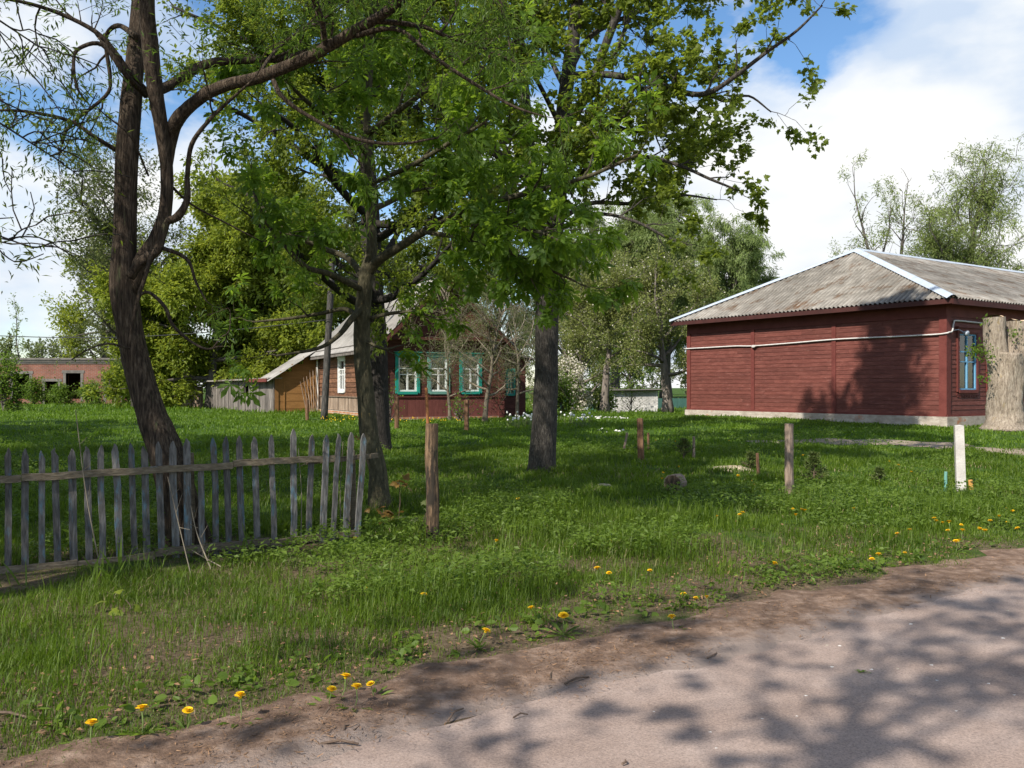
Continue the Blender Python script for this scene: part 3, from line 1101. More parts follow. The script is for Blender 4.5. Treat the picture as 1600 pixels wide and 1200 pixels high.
def smooth(pts, k=6):
    """Catmull-Rom through the points, k steps per span"""
    p = np.asarray(pts, float)
    pp = np.vstack([2 * p[0] - p[1], p, 2 * p[-1] - p[-2]])
    out = []
    for i in range(1, len(pp) - 2):
        a, b, c, d = pp[i - 1], pp[i], pp[i + 1], pp[i + 2]
        for s in range(k):
            t = s / k
            out.append(.5 * ((2 * b) + (-a + c) * t + (2 * a - 5 * b + 4 * c - d) * t * t + (-a + 3 * b - 3 * c + d) * t ** 3))
    out.append(p[-1])
    return np.array(out)


red_hall()


# ------------------------------------------------------------------ brown cottage
def cottage():
    a = math.radians(25)
    df = np.array([math.cos(a), math.sin(a)])
    nf = np.array([math.sin(a), -math.cos(a)])
    dw = np.array([-math.sin(a), math.cos(a)])
    nw = -df
    C = np.array([-4.55, 31.5])
    WF, DP = 4.65, 10.0
    z0, ze, zp = .5, 3.3, 5.55
    root = thing('wooden_cottage', v3(C, .48), 'brown gabled log cottage with three turquoise framed windows', 'house')
    # three front windows: openings from their pixels
    wins = []
    for (x0, x1) in ((622, 651), (672, 698), (722, 748)):
        ss = []
        for x in (x0, x1):
            k = (x - CX) / F
            ss.append((k * C[1] - C[0]) / (df[0] - k * df[1]))
        wins.append((ss[0], ss[1]))
    wz0, wz1 = 1.47, 2.68
    mb = MB()
    clap(mb, C, df, nf, WF, 1.30, ze, .11, [(p, q, wz0, wz1) for p, q in wins], lap=.009)
    mb.build('front_wall', M['paint_brown'], root)
    mb = MB()
    clap(mb, C, df, nf, WF, z0 + .06, 1.26, .14, vertical=True, lap=.006)
    bar(mb, C, df, nf, -.02, WF + .02, 1.262, 1.298, -.1, .05)
    mb.build('plinth_boarding', M['paint_brownlow'], root)
    for i, (p, q) in enumerate(wins):
        window(root, C, df, nf, p, q, wz0, wz1, 'white_paint', 'teal_pale' if i == 1 else 'teal', cw=.11, crest=True, fb=.06,
               label=None)
    for (s0, s1) in ((-.03, .16), (WF - .2, WF + .03)):
        mb = MB()
        bar(mb, C, df, nf, s0, s1, z0, ze, -.05, .06)
        for q in range(5):
            bar(mb, C, df, nf, s0 + .02, s1 - .02, z0 + .1 + q * .2, z0 + .13 + q * .2, .06, .075)
        mb.build('corner_board', M['paint_brownlow'], root)
    # gable: recessed, with ledge roof
    mb = MB()
    gt = lambda s: ze + (zp - ze) * (1 - abs(s - WF / 2) / (WF / 2 + .02))
    clap(mb, C, df, nf, WF, ze + .12, zp, .11, top=gt, lap=.009)
    mb.build('gable', M['paint_brown'], root)
    mb = MB()
    bar(mb, C, df, nf, -.25, WF + .25, ze, ze + .10, -.05, .32)
    bar(mb, C, df, nf, -.2, WF + .2, ze - .12, ze - .002, -.05, .10)
    mb.build('gable_ledge', M['paint_brown'], root)
    # left wall: log upper part, raw planks below, white window
    mb = MB()
    clap(mb, C, dw, nw, DP, 1.25, ze, .19, [(5.2, 6.1, 1.5, 2.75)], lap=.03)
    mb.build('side_wall', M['log_wood'], root)
    mb = MB()
    clap(mb, C, dw, nw, DP, .68, 1.22, .13, vertical=True, lap=.012)
    bar(mb, C, dw, nw, 0, DP, 1.222, 1.262, -.1, .06)
    mb.build('side_plinth', M['plank_raw'], root)
    mb = MB()
    bar(mb, C, dw, nw, 0, DP, .2, .66, -.2, .07, .5)
    bar(mb, C, df, nf, 0, WF, .2, z0 + .055, -.2, .05, .5)
    mb.build('footing', M['brick_orange'], root)
    window(root, C, dw, nw, 5.2, 6.1, 1.5, 2.75, 'white_paint', 'white_paint', cw=.12, crest=False)
    C2 = C + df * WF
    C3 = C + dw * DP
    mb = MB()
    clap(mb, C2, dw, -nw, DP, z0, ze, .19)
    clap(mb, C3, df, -nf, WF, z0, ze, .19)
    clap(mb, C3, df, -nf, WF, ze, zp, .19, top=gt)
    mb.build('rear_wall', M['log_wood'], root)
    # white downpipe at the back corner
    mb = MB()
    o = v3(C + dw * (DP - .35) + nw * .1, .5)
    pts = [o, o + np.array([0.02, 0, .9]), o + np.array([-.02, 0, 1.7]), o + np.array([0, 0, 2.75])]
    mb.tube(smooth(pts, 5), np.full(16, .04), 8)
    mb.build('downpipe', M['white_paint'], root, smooth=True)
    # roof
    ov, of = .45, .45
    sl = (zp - ze) / (WF / 2)
    for sgn in (0, 1):
        rf = MB()
        if sgn == 0:
            e0 = v3(C + nw * ov + nf * of, ze - sl * ov + .1)
            e1 = v3(C3 + nw * ov - nf * of, ze - sl * ov + .1)
        else:
            e0 = v3(C2 - nw * ov + nf * of, ze - sl * ov + .1)
            e1 = v3(C3 + df * WF - nw * ov - nf * of, ze - sl * ov + .1)
        r0 = v3(C + df * WF / 2 + nf * of, zp + .1)
        corrugated(rf, e0, e1, r0, r0, 0, 0, rows=3, period=.17)
        ro = rf.build('roof', M['slate_pale'], root, smooth=True)
        # verge boards along the gable
        mb = MB()
        b = e0 - np.array([0, 0, .05]) + dl3(nf) * .0
        e = r0 - np.array([0, 0, .05])
        mb.obox(b - np.array([0, 0, .17]), e - b, dl3(nf) * .03, (0, 0, .16))
        mb.build('bargeboard', M['paint_brown'], ro)
    mb = MB()
    mb.obox(v3(C + nw * (ov - .02) + nf * (of - .1), ze - sl * ov - .02), dl3(dw) * (DP + .6), dl3(nw) * .03, (0, 0, .09))
    mb.obox(v3(C + nw * .0 + nf * (of - .1), ze - .1), dl3(dw) * (DP + .6), dl3(nw) * .3, (0, 0, .02))
    mb.build('eaves_board', M['plank_grey'], root)
    # small brown lean-to at the right rear
    O = C2 + dw * 1.7
    lw = 1.75
    mb = MB()
    clap(mb, O, df, nf, lw, z0, 3.0, .15, [(.95, 1.22, 1.35, 2.25)], top=lambda s: 3.08 - .4 * s / lw)
    clap(mb, O + df * lw, dw, df, 3.0, z0, 2.6, .15)
    porch = mb.build('lean_to', M['paint_brown'], root)
    mb = MB()
    e0 = v3(O + nf * .3 - df * .1, 3.18)
    mb.obox(e0, v3(O + nf * .3 + df * (lw + .3), 2.70) - e0, dl3(dw) * 3.6, (0, 0, .06))
    mb.build('lean_to_roof', M['plank_grey'], porch)
    window(root, O, df, nf, .95, 1.22, 1.35, 2.25, 'teal_pale', 'teal', cw=.07, crest=False, fb=.035)
    return C, df, nf, dw, nw, DP


COT = cottage()


# ------------------------------------------------------------------ outbuildings on the left
def outbuildings():
    C, df, nf, dw, nw, DP = COT
    # ochre lean-to
    O = C + dw * 10.15
    A = P(430, 648, 39.6)[:2]
    B0 = P(497, 648, 40.3)[:2]
    d = (B0 - A)
    L = np.linalg.norm(d)
    d /= L
    n = np.array([d[1], -d[0]])
    root = thing('ochre_shed', v3(A, .45), 'ochre plank lean-to with grey slate roof against the cottage', 'shed')
    zt0, zt1 = 2.03, 3.25
    top = lambda s: zt0 + (zt1 - zt0) * s / L
    mb = MB()
    clap(mb, A, d, n, L, .35, 3.3, .33, top=top, lap=.012)
    mb.build('front_wall', M['ochre'], root)
    mb = MB()
    bar(mb, A, d, n, -.02, .14, .35, zt0 - .02, 0, .05)
    bar(mb, A, d, n, .36, .42, .35, zt0 + .1, 0, .04)
    mb.build('corner_board', M['ochre'], root)
    for k in range(7):     # poles and boards leaning by the cottage corner
        s = L - .55 + k * .08
        mb = MB()
        mb.tube([v3(A + d * s + n * .35, .45), v3(A + d * (s - .25 + .06 * k) + n * .07, 1.8 + .15 * k + .2 * rng.random())], [.022, .016], 5)
        mb.build('leaning_lath', M['plank_raw'], root)
    back = -n
    mb = MB()
    e0 = v3(A + n * .35 - d * .35, zt0 - .15)
    e1 = v3(A + d * (L + .1) + n * .35, zt1 + .15)
    # slope rises along d: eave at left
    corrugated(mb, e0, e0 + dl3(back) * 5, e1, e1, 0, 0, rows=3, period=.17)
    mb.build('roof', M['slate_pale'], root, smooth=True)
    mb = MB()
    mb.obox(v3(A + back * 5, .3), dl3(d) * L, dl3(back) * .1, (0, 0, 1.7))
    mb.obox(v3(A + back * .12, .3), dl3(-d) * .08, dl3(back) * 4.9, (0, 0, 1.65))
    mb.build('rear_wall', M['plank_grey'], root)

    # grey plank shed
    A2 = A - d * .06
    Bq = P(322, 638, 47.5)[:2]
    L2 = np.linalg.norm(Bq - A2)
    d2 = (Bq - A2) / L2
    n2 = np.array([-d2[1], d2[0]])
    if n2[1] > 0:
        n2 = -n2
    root = thing('plank_shed', v3(A2, .45), 'low weathered grey plank shed left of the ochre lean-to', 'shed')
    t2 = lambda s: 1.98 - .08 * s / L2
    mb = MB()
    clap(mb, A2, d2, n2, L2, .35, 2.0, .17, [(3.2, 3.9, 1.2, 1.7)], vertical=True, lap=.03, top=t2)
    mb.build('front_wall', M['plank_grey'], root)
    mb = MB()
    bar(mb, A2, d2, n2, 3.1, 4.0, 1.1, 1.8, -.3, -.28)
    mb.build('hatch_darkness', M['void'], root)  # near-black sheet behind the wall opening, interior darkness put in as colour
    Cq = P(290, 636, 49.0)[:2]
    L3 = np.linalg.norm(Cq - Bq)
    d3_ = (Cq - Bq) / L3
    n3_ = np.array([d3_[1], -d3_[0]])
    if n3_[1] > 0:
        n3_ = -n3_
    mb = MB()
    clap(mb, Bq + n2 * .25, d3_, n3_, L3, .35, 1.68, .15, vertical=True, lap=.03)
    mb.build('end_wall', M['plank_raw'], root)
    inn = -n2
    mb = MB()
    e0 = v3(A2 + n2 * .3 - d2 * .1, 1.98)
    e1 = v3(Bq + n2 * .3 + d2 * .1, 1.90)
    mb.obox(e0, e1 - e0, dl3(inn) * 4 + np.array([0, 0, .12]), (0, 0, .07))
    e0 = v3(Bq + n2 * .5, 1.68)
    e1 = v3(Cq + n2 * .3 + d3_ * .35, 1.66)
    mb.obox(e0, e1 - e0, dl3(inn) * 3 + np.array([0, 0, .15]), (0, 0, .08))
    mb.build('roof', M['slate'], root)
    mb = MB()
    mb.obox(v3(A2 + n2 * .32, 1.86), dl3(d2) * 2.6, dl3(n2) * .03, (0, 0, .15))
    mb.build('eaves_board', M['paint_red_trim'], root)
    mb = MB()
    mb.obox(v3(A2 + inn * 3.6, .2), dl3(d2) * L2, dl3(inn) * .1, (0, 0, 1.6))
    mb.build('rear_wall', M['plank_grey'], root)

    # brick ruin
    Y = 58.0
    root = thing('brick_ruin', (-28, Y, .55), 'derelict red brick building with empty openings behind the shrubs', 'building')
    O = np.array([-36.0, Y])
    dd, nn = np.array([1.0, 0]), np.array([0, -1.0])

    def sx(x):
        return (x - CX) / F * Y - O[0]
    zz = lambda y: CAMZ - (y - HY) / F * Y
    holes = [(sx(20), sx(46), .8, zz(584)), (sx(70), sx(91), .3, zz(596)), (sx(103), sx(126), .8, zz(583)), (sx(166), sx(180), .8, zz(595)), (sx(193), sx(200), .8, zz(600))]
    ztop = zz(568)
    Lr = sx(240)
    mb = MB()
    clap(mb, O, dd, nn, Lr, .2, ztop, .17, holes, depth=.4, lap=.002, blen=60)
    mb.build('wall', M['brick_red'], root)
    mb = MB()
    for k, zo in enumerate((0, .12, .24)):
        bar(mb, O, dd, nn, -.1, Lr + .1, ztop + zo, ztop + zo + .118, -.4, .06 + .06 * k)
    mb.build('cornice', M['concrete_dark'], root)
    for h in holes:
        mb = MB()
        bar(mb, O, dd, nn, h[0] - .25, h[1] + .25, h[3], h[3] + .18, -.3, .03)
        bar(mb, O, dd, nn, h[0] - .18, h[0], h[2] - .1, h[3], -.3, .02)
        bar(mb, O, dd, nn, h[1], h[1] + .18, h[2] - .1, h[3], -.3, .02)
        mb.build('opening_surround', M['concrete_dark'], root)
    mb = MB()
    bar(mb, O, dd, nn, 0, Lr, ztop - .1, ztop + .05, -8, -.4)
    mb.build('roof_slab', M['concrete_dark'], root)
    mb = MB()
    bar(mb, O, dd, nn, 0, Lr, .2, ztop - .1, -8, -7.7)
    bar(mb, O, dd, nn, Lr - .4, Lr, .2, ztop - .1, -7.7, -.4)
    bar(mb, O, dd, nn, 0, .4, .2, ztop - .1, -7.7, -.4)
    mb.build('rear_wall', M['brick_red'], root)

    # white brick shed behind the apple trees
    Y = 54.0
    x0, x1 = (960 - CX) / F * Y, (1028 - CX) / F * Y
    zt = CAMZ - (610 - HY) / F * Y
    root = thing('white_brick_shed', (x0, Y, 0), 'small white brick shed behind the old apple trees', 'shed')
    mb = MB()
    O = np.array([x0, Y])
    clap(mb, O, dd, nn, x1 - x0, -.2, zt, .17, depth=.25, lap=.001, blen=60)
    clap(mb, np.array([x1, Y + .3]), np.array([0, 1.0]), dd, 3, -.2, zt, .17, depth=.2, lap=.001, blen=60)
    clap(mb, np.array([x0, Y + .3]), np.array([0, 1.0]), -dd, 3, -.2, zt, .17, depth=.2, lap=.001, blen=60)
    mb.build('wall', M['brick_white'], root)
    mb = MB()
    mb.obox((x0 - .3, Y - .35, zt), (x1 - x0 + .6, 0, .04), (0, 4, -.12), (0, 0, .06))
    mb.build('roof', M['concrete_dark'], root)
    mb = MB()
    bar(mb, O, dd, nn, -.12, .02, -.2, zt - .2, -.1, .06)
    mb.build('door_post', M['white_paint'], root)
    # grey low shed left of it
    x0b, x1b = (895 - CX) / F * 57, (946 - CX) / F * 57
    root = thing('grey_garden_shed', (x0b, 57, 0), 'low bluish grey board shed beside the white brick shed', 'shed')
    mb = MB()
    zt = CAMZ - (619 - HY) / F * 57
    clap(mb, np.array([x0b, 57.0]), dd, nn, x1b - x0b, -.2, zt, .3, vertical=True, lap=.01)
    mb.build('wall', M['grey_blue'], root)
    mb = MB()
    mb.obox((x0b, 59.5, -.2), (x1b - x0b, 0, 0), (0, .1, 0), (0, 0, zt + .2))
    mb.build('rear_wall', M['grey_blue'], root)
    mb = MB()
    mb.obox((x0b - .2, 56.7, zt), (x1b - x0b + .4, 0, 0), (0, 3.2, -.1), (0, 0, .06))
    mb.build('roof', M['concrete_dark'], root)
    mb = MB()
    bar(mb, np.array([x0b, 57.0]), dd, nn, 1.0, 1.5, -.1, zt - .1, .0, .05)
    mb.build('door', M['teal_dim'], root)
    # green board fence behind, running to the red hall
    root = thing('garden_fence', (7, 58.5, 0), 'dark green board fence behind the apple trees', 'fence')
    mb = MB()
    xa, xb = (860 - CX) / F * 60, (1120 - CX) / F * 60
    clap(mb, np.array([xa, 60.0]), dd, nn, xb - xa, -.25, .9, .14, vertical=True, lap=.01, depth=.03)
    mb.build('boards', M['teal_dim'], root)


M['grey_blue'] = mat_noise('grey_blue', [(.25, (.22, .25, .27)), (.75, (.36, .39, .41))], 4, (3, 3, .5), .9, .4, var=.15)
M['teal_dim'] = mat_noise('teal_dim', [(.25, (.03, .085, .07)), (.75, (.06, .14, .115))], 4, (3, 3, .5), .9, .4, var=.15)
outbuildings()

# ------------------------------------------------------------------ trees
LANCE = ([(0, 0, 0), (.11, .42, .04), (0, 1, -.08), (-.11, .42, .04)], [(0, 1, 2), (0, 2, 3)])
OVATE = ([(0, 0, 0), (.27, .45, .06), (0, 1, -.1), (-.27, .45, .06)], [(0, 1, 2), (0, 2, 3)])
ROUND = ([(0, 0, 0), (.36, .3, .06), (.3, .75, .02), (0, 1, -.1), (-.3, .75, .02), (-.36, .3, .06)], [(0, 1, 2), (0, 2, 3), (0, 3, 4), (0, 4, 5)])


def _maple():
    o = [(0, 0), (.16, .10), (.40, .02), (.34, .22), (.58, .44), (.30, .48), (.26, .66), (0, 1.0), (-.26, .66), (-.30, .48), (-.58, .44), (-.34, .22), (-.40, .02), (-.16, .10)]
    v = [(0, .38, .06)] + [(x, y, -.35 * (x * x + (y - .38) ** 2)) for x, y in o]
    n = len(o)
    return v, [(0, 1 + i, 1 + (i + 1) % n) for i in range(n)]


def _palm():
    v, f = [], []
    for a, s in ((-105, .62), (-52, .88), (0, 1.0), (52, .88), (105, .62)):
        a = math.radians(a)
        ca, sa = math.cos(a), math.sin(a)
        b = len(v)
        for (x, y, z) in ((0, 0, 0), (.10, .35, .0), (.19, .68, -.10), (0, 1.0, -.32), (-.19, .68, -.10), (-.10, .35, .0), (0, .55, -.06)):
            x, y, z = x * s, y * s, z * s
            v.append((x * ca + y * sa, -x * sa + y * ca, z))
        f += [(b, b + 1, b + 6), (b + 1, b + 2, b + 6), (b + 2, b + 3, b + 6), (b + 3, b + 4, b + 6), (b + 4, b + 5, b + 6), (b + 5, b, b + 6)]
    return v, f


MAPLE = _maple()
PALM = _palm()


MORE = [3.0, 2.1, .6]      # leaves per twig, twigs per metre


class Tree:
    def __init__(self, seed, leaf, size, per_twig, up=.25, droop=0.0, twig=(.35, .8), dens=(1.6, 2.6), levels=2, leaf_down=.3, angle=(35, 70), sides=5, minr=.004,
                 leafy=(.15, 1.0), child=.5, flat=0.0):
        self.r = np.random.default_rng(seed)
        self.w, self.c = MB(), MB()
        self.leaf, self.size, self.per, self.up, self.droop = leaf, size, per_twig * MORE[0], up, droop
        dens = (dens[0], *[d * MORE[1] for d in dens[1:]])
        self.twig, self.dens, self.levels, self.ld, self.angle = twig, dens, levels, leaf_down, angle
        self.sides, self.minr, self.leafy, self.childf, self.flat = sides, minr, leafy, child, flat
        self.lp, self.la, self.rn = [], [], []
        self.clip = None

    def limb(self, pts, rad, k=5, lump=.05, sides=8, spawn=True, t0=.3, dens=1.0, level=0, length=None, smooth_it=True):
        p = smooth(pts, k) if smooth_it else np.asarray(pts, float)
        rr = np.interp(np.linspace(0, 1, len(p)), np.linspace(0, 1, len(rad)), rad)
        self.w.tube(p, rr, sides, lump)
        if spawn:
            self.spawn(p, rr, level, t0, dens, length)

    def spawn(self, p, rr, level, t0=.25, dens=1.0, length=None):
        r = self.r
        seg = np.linalg.norm(np.diff(p, axis=0), axis=1)
        cum = np.concatenate([[0], np.cumsum(seg)])
        T = cum[-1]
        d = self.dens[min(level, len(self.dens) - 1)] * dens
        n = max(1, int(round(T * (1 - t0) * d + r.random() - .5)))
        for i in range(n):
            t = t0 + (1 - t0) * (i + r.random()) / n
            if i == n - 1:
                t = .99
            s = t * T
            q = np.array([np.interp(s, cum, p[:, k]) for k in range(3)])
            j = min(len(p) - 2, max(0, int(np.searchsorted(cum, s)) - 1))
            tan = p[j + 1] - p[j]
            tan /= np.linalg.norm(tan) + 1e-9
            pr = float(np.interp(s, cum, rr))
            a = math.radians(r.uniform(*self.angle)) * (.35 if i == n - 1 else 1)
            v = r.normal(size=3)
            v[2] *= (1 - self.flat)
            v -= tan * np.dot(v, tan)
            v /= np.linalg.norm(v) + 1e-9
            dirn = tan * math.cos(a) + v * math.sin(a)
            dirn[2] += self.up
            dirn /= np.linalg.norm(dirn)
            last = level >= self.levels
            if last:
                Lc = r.uniform(*self.twig)
            else:
                Lc = (length if length else T * self.childf) * r.uniform(.6, 1.1) * (1.15 - .6 * t)
            self.branch(q, dirn, Lc, min(pr * .6, .012 + Lc * .014) if not last else min(pr * .6, max(self.minr, Lc * .008)), level + 1, last)

    def branch(self, q, d, L, r0, level, last):
        r = self.r
        n = 4 if last else 7
        pts = [q]
        dd = d.copy()
        for i in range(n - 1):
            dd = dd + r.normal(size=3) * (.16 if last else .2)
            dd[2] += -self.droop * (i + 1) / n + (.06 if not last else 0)
            dd /= np.linalg.norm(dd)
            pts.append(pts[-1] + dd * L / (n - 1))
        pts = np.array(pts)
        r0 = max(r0, self.minr)
        rr = np.linspace(r0, max(self.minr * .6, r0 * .35), n)
        if self.clip is None or not self.clip(pts):
            self.w.tube(pts, rr, 3 if last else self.sides, cap=False)
            if last:
                self.put_leaves(pts, L)
        if not last:
            self.spawn(pts, rr, level, .15)

    def put_leaves(self, pts, L):
        r = self.r
        m = r.poisson(self.per * (.5 + L / (sum(self.twig) / 2) * .5))
        if m == 0:
            return
        t = r.uniform(self.leafy[0], self.leafy[1], m) * (len(pts) - 1)
        i = np.minimum(t.astype(int), len(pts) - 2)
        f = (t - i)[:, None]
        pos = pts[i] * (1 - f) + pts[i + 1] * f
        tan = pts[i + 1] - pts[i]
        tan /= np.linalg.norm(tan, axis=1)[:, None]
        ax = tan * .7 + r.normal(size=(m, 3)) * .65
        ax[:, 2] -= self.ld
        ax /= np.linalg.norm(ax, axis=1)[:, None]
        self.lp.append(pos + ax * self.size * .25 + r.normal(size=(m, 3)) * min(.16 * L, .14) * MORE[2])
        self.la.append(ax)

    def finish(self, root, bark, leafmat, crown='crown', extra=None):
        t = self.w.build('trunk', M[bark], root, smooth=True)
        if self.lp:
            pos = np.vstack(self.lp)
            ax = np.vstack(self.la)
            n = len(pos)
            nrm = self.r.normal(size=(n, 3)) * .5 + np.array([0, 0, 1.0])
            sz = self.size * self.r.uniform(.6, 1.2, n)
            self.c.leaves(pos, ax, nrm, sz, self.leaf[0], self.leaf[1], self.r.random(n))
            self.c.build(crown, M[leafmat], root)
        return self


def pl(seq, Y):
    """points from (x, y[, depth offset]) pixels at distance Y"""
    return [P(s[0], s[1], Y + (s[2] if len(s) > 2 else 0)) for s in seq]


def pr(seq, Y):
    return [k * Y / F for k in seq]


# --- leaning twin-stemmed tree by the fence
def tree_left():
    Y = 9.0
    root = thing('willow_tree', (*P(300, 868, Y)[:2], 0), 'leaning rough barked forked tree just behind the picket fence', 'tree')
    T = Tree(11, LANCE, .085, 12, up=.1, droop=.10, twig=(.25, .6), dens=(2.6, 4.2, 5.0), levels=2, leaf_down=.35, minr=.0032, child=.40)
    T.limb(pl([(303, 880), (285, 800), (260, 712), (234, 640), (212, 560), (200, 500), (193, 440), (195, 360), (197, 300), (200, 220), (207, 130, .1), (215, 60, .2), (222, -40, .3), (232, -200, .5), (250, -420, .8)], Y),
           pr([40, 30, 27, 22, 20.5, 20, 21.5, 17.5, 17, 17, 15, 14, 12, 9, 4], Y), 5, .06, 14, True, .75)
    T.limb(pl([(203, 455), (222, 410), (245, 372), (258, 330), (261, 270), (252, 200, -.1), (241, 130, -.2), (233, 60, -.3), (230, 0, -.4), (238, -110, -.5), (262, -320, -.8)], Y),
           pr([14, 14, 12, 10, 9.5, 10.5, 12, 12, 11, 8, 4], Y), 5, .06, 11, True, .75)
    T.limb(pl([(261, 262), (268, 215), (275, 190, -.1), (290, 172, -.15), (322, 147, -.2), (360, 131, -.3), (400, 122, -.35), (450, 103, -.5), (500, 80, -.6), (560, 45, -.7), (610, 14, -.8), (680, -50, -1), (800, -140, -1.3)], Y),
           pr([8, 10, 11, 10, 9.5, 9, 9.5, 9, 8.5, 8, 7, 5, 3], Y), 5, .06, 9, True, .5)
    T.limb(pl([(236, 146), (262, 135, .2), (300, 110, .3), (335, 97, .4), (390, 94, .5), (450, 90, .6), (520, 62, .6), (600, 20, .5)], Y), pr([8, 8, 8, 7.5, 6, 5, 4, 2.5], Y), 4, .05, 7, True, .4)
    T.limb(pl([(232, 145), (205, 118, -.2), (180, 82, -.3), (150, 50, -.4), (95, 22, -.5), (30, 2, -.7), (-60, -10, -.9)], Y), pr([5, 4.5, 4, 3.6, 3, 2.5, 1.5], Y), 4, .03, 6, True, .3)
    T.limb(pl([(184, 236), (150, 215, -.2), (112, 190, -.3), (60, 177, -.4), (0, 172, -.5), (-70, 182, -.6)], Y), pr([4, 3.4, 3, 2.5, 2, 1.2], Y), 4, .03, 5, True, .3)
    T.limb(pl([(214, 58), (185, 40, .3), (165, 60, .5), (172, 120, .6), (165, 150, .6), (110, 195, .5), (97, 225, .5)], Y), pr([5, 4, 3.6, 3.4, 3, 2.6, 2], Y), 5, .05, 6, True, .4)
    T.limb(pl([(228, 150), (195, 115, -.4), (160, 70, -.5), (125, 75, -.6), (115, 95, -.6), (120, 135, -.7), (135, 160, -.7)], Y), pr([4.5, 4, 3.4, 2.8, 2.5, 2, 1], Y), 5, .05, 6, True, .3)
    # gnarly lower limb and dead twigs
    T.limb(pl([(203, 432, -.2), (222, 408, -.25), (247, 390, -.3), (258, 350, -.3), (278, 338, -.3), (292, 312, -.3), (293, 270, -.3), (300, 225, -.4), (325, 190, -.5), (350, 165, -.5), (395, 125, -.6)], Y),
           pr([8, 8, 7, 5.5, 6, 5, 3.8, 3.3, 3, 2.6, 1.6], Y), 5, .10, 7, True, .6)
    T.limb(pl([(250, 392, -.3), (236, 400, -.35), (228, 430, -.4), (217, 462, -.4), (208, 505, -.4), (202, 542, -.4)], Y), pr([4, 3.4, 3, 3, 2.5, 1.6], Y), 4, .05, 6, False)
    T.limb(pl([(216, 462, -.4), (233, 457, -.4), (258, 480, -.5), (270, 508, -.5), (296, 532, -.5), (322, 545, -.5), (343, 541, -.5)], Y), pr([2.2, 2.5, 2.8, 2.6, 2.2, 1.8, 1], Y), 4, .05, 6, True, .6, .5)
    T.limb(pl([(332, 545, -.5), (345, 528, -.5), (358, 517, -.5), (360, 490, -.5)], Y), pr([1.4, 1.2, 1, .7], Y), 4, .03, 4, True, .4, .5)
    T.limb(pl([(255, 388, -.3), (282, 398, -.3), (297, 412, -.3), (306, 440, -.3), (322, 470, -.4)], Y), pr([3.8, 3.4, 2.8, 2, 1.2], Y), 4, .05, 6, True, .6, .5)
    T.limb(pl([(203, 545, -.3), (170, 537, -.4), (140, 545, -.5), (112, 562, -.6)], Y), pr([2, 1.6, 1.2, .8], Y), 4, .03, 5, False)
    T.limb(pl([(232, 275, -.2), (205, 215, -.5), (165, 180, -.6), (150, 165, -.7)], Y), pr([1.8, 1.5, 1.2, .8], Y), 4, .03, 4, False)
    # arching branches to the right
    T.limb(pl([(556, 56, -.7), (600, 45, -.8), (630, 50, -.9), (680, 90, -1), (740, 130, -1.1), (800, 165, -1.2), (850, 182, -1.3)], Y), pr([4, 3.8, 3.6, 3.2, 2.6, 2, 1], Y), 5, .03, 6, True, .3, .8)
    T.limb(pl([(425, 120, -.4), (440, 150, -.5), (480, 180, -.5), (550, 215, -.6), (620, 225, -.7), (685, 215, -.8)], Y), pr([4, 3.6, 3.2, 2.8, 2.3, 1.2], Y), 5, .03, 6, True, .3, .8)
    T.limb(pl([(400, 122, -.35), (440, 70, .2), (520, 20, .5), (600, -40, .9)], Y), pr([3, 2.6, 2.2, 1.4], Y), 4, .03, 5, True, .2)
    T.limb(pl([(262, 285, .1), (300, 320, .4), (360, 352, .7), (410, 378, .9)], Y), pr([2.6, 2, 1.6, 1], Y), 4, .03, 5, True, .4, .8)
    T.finish(root, 'bark_near', 'leaf_willow')


tree_left()


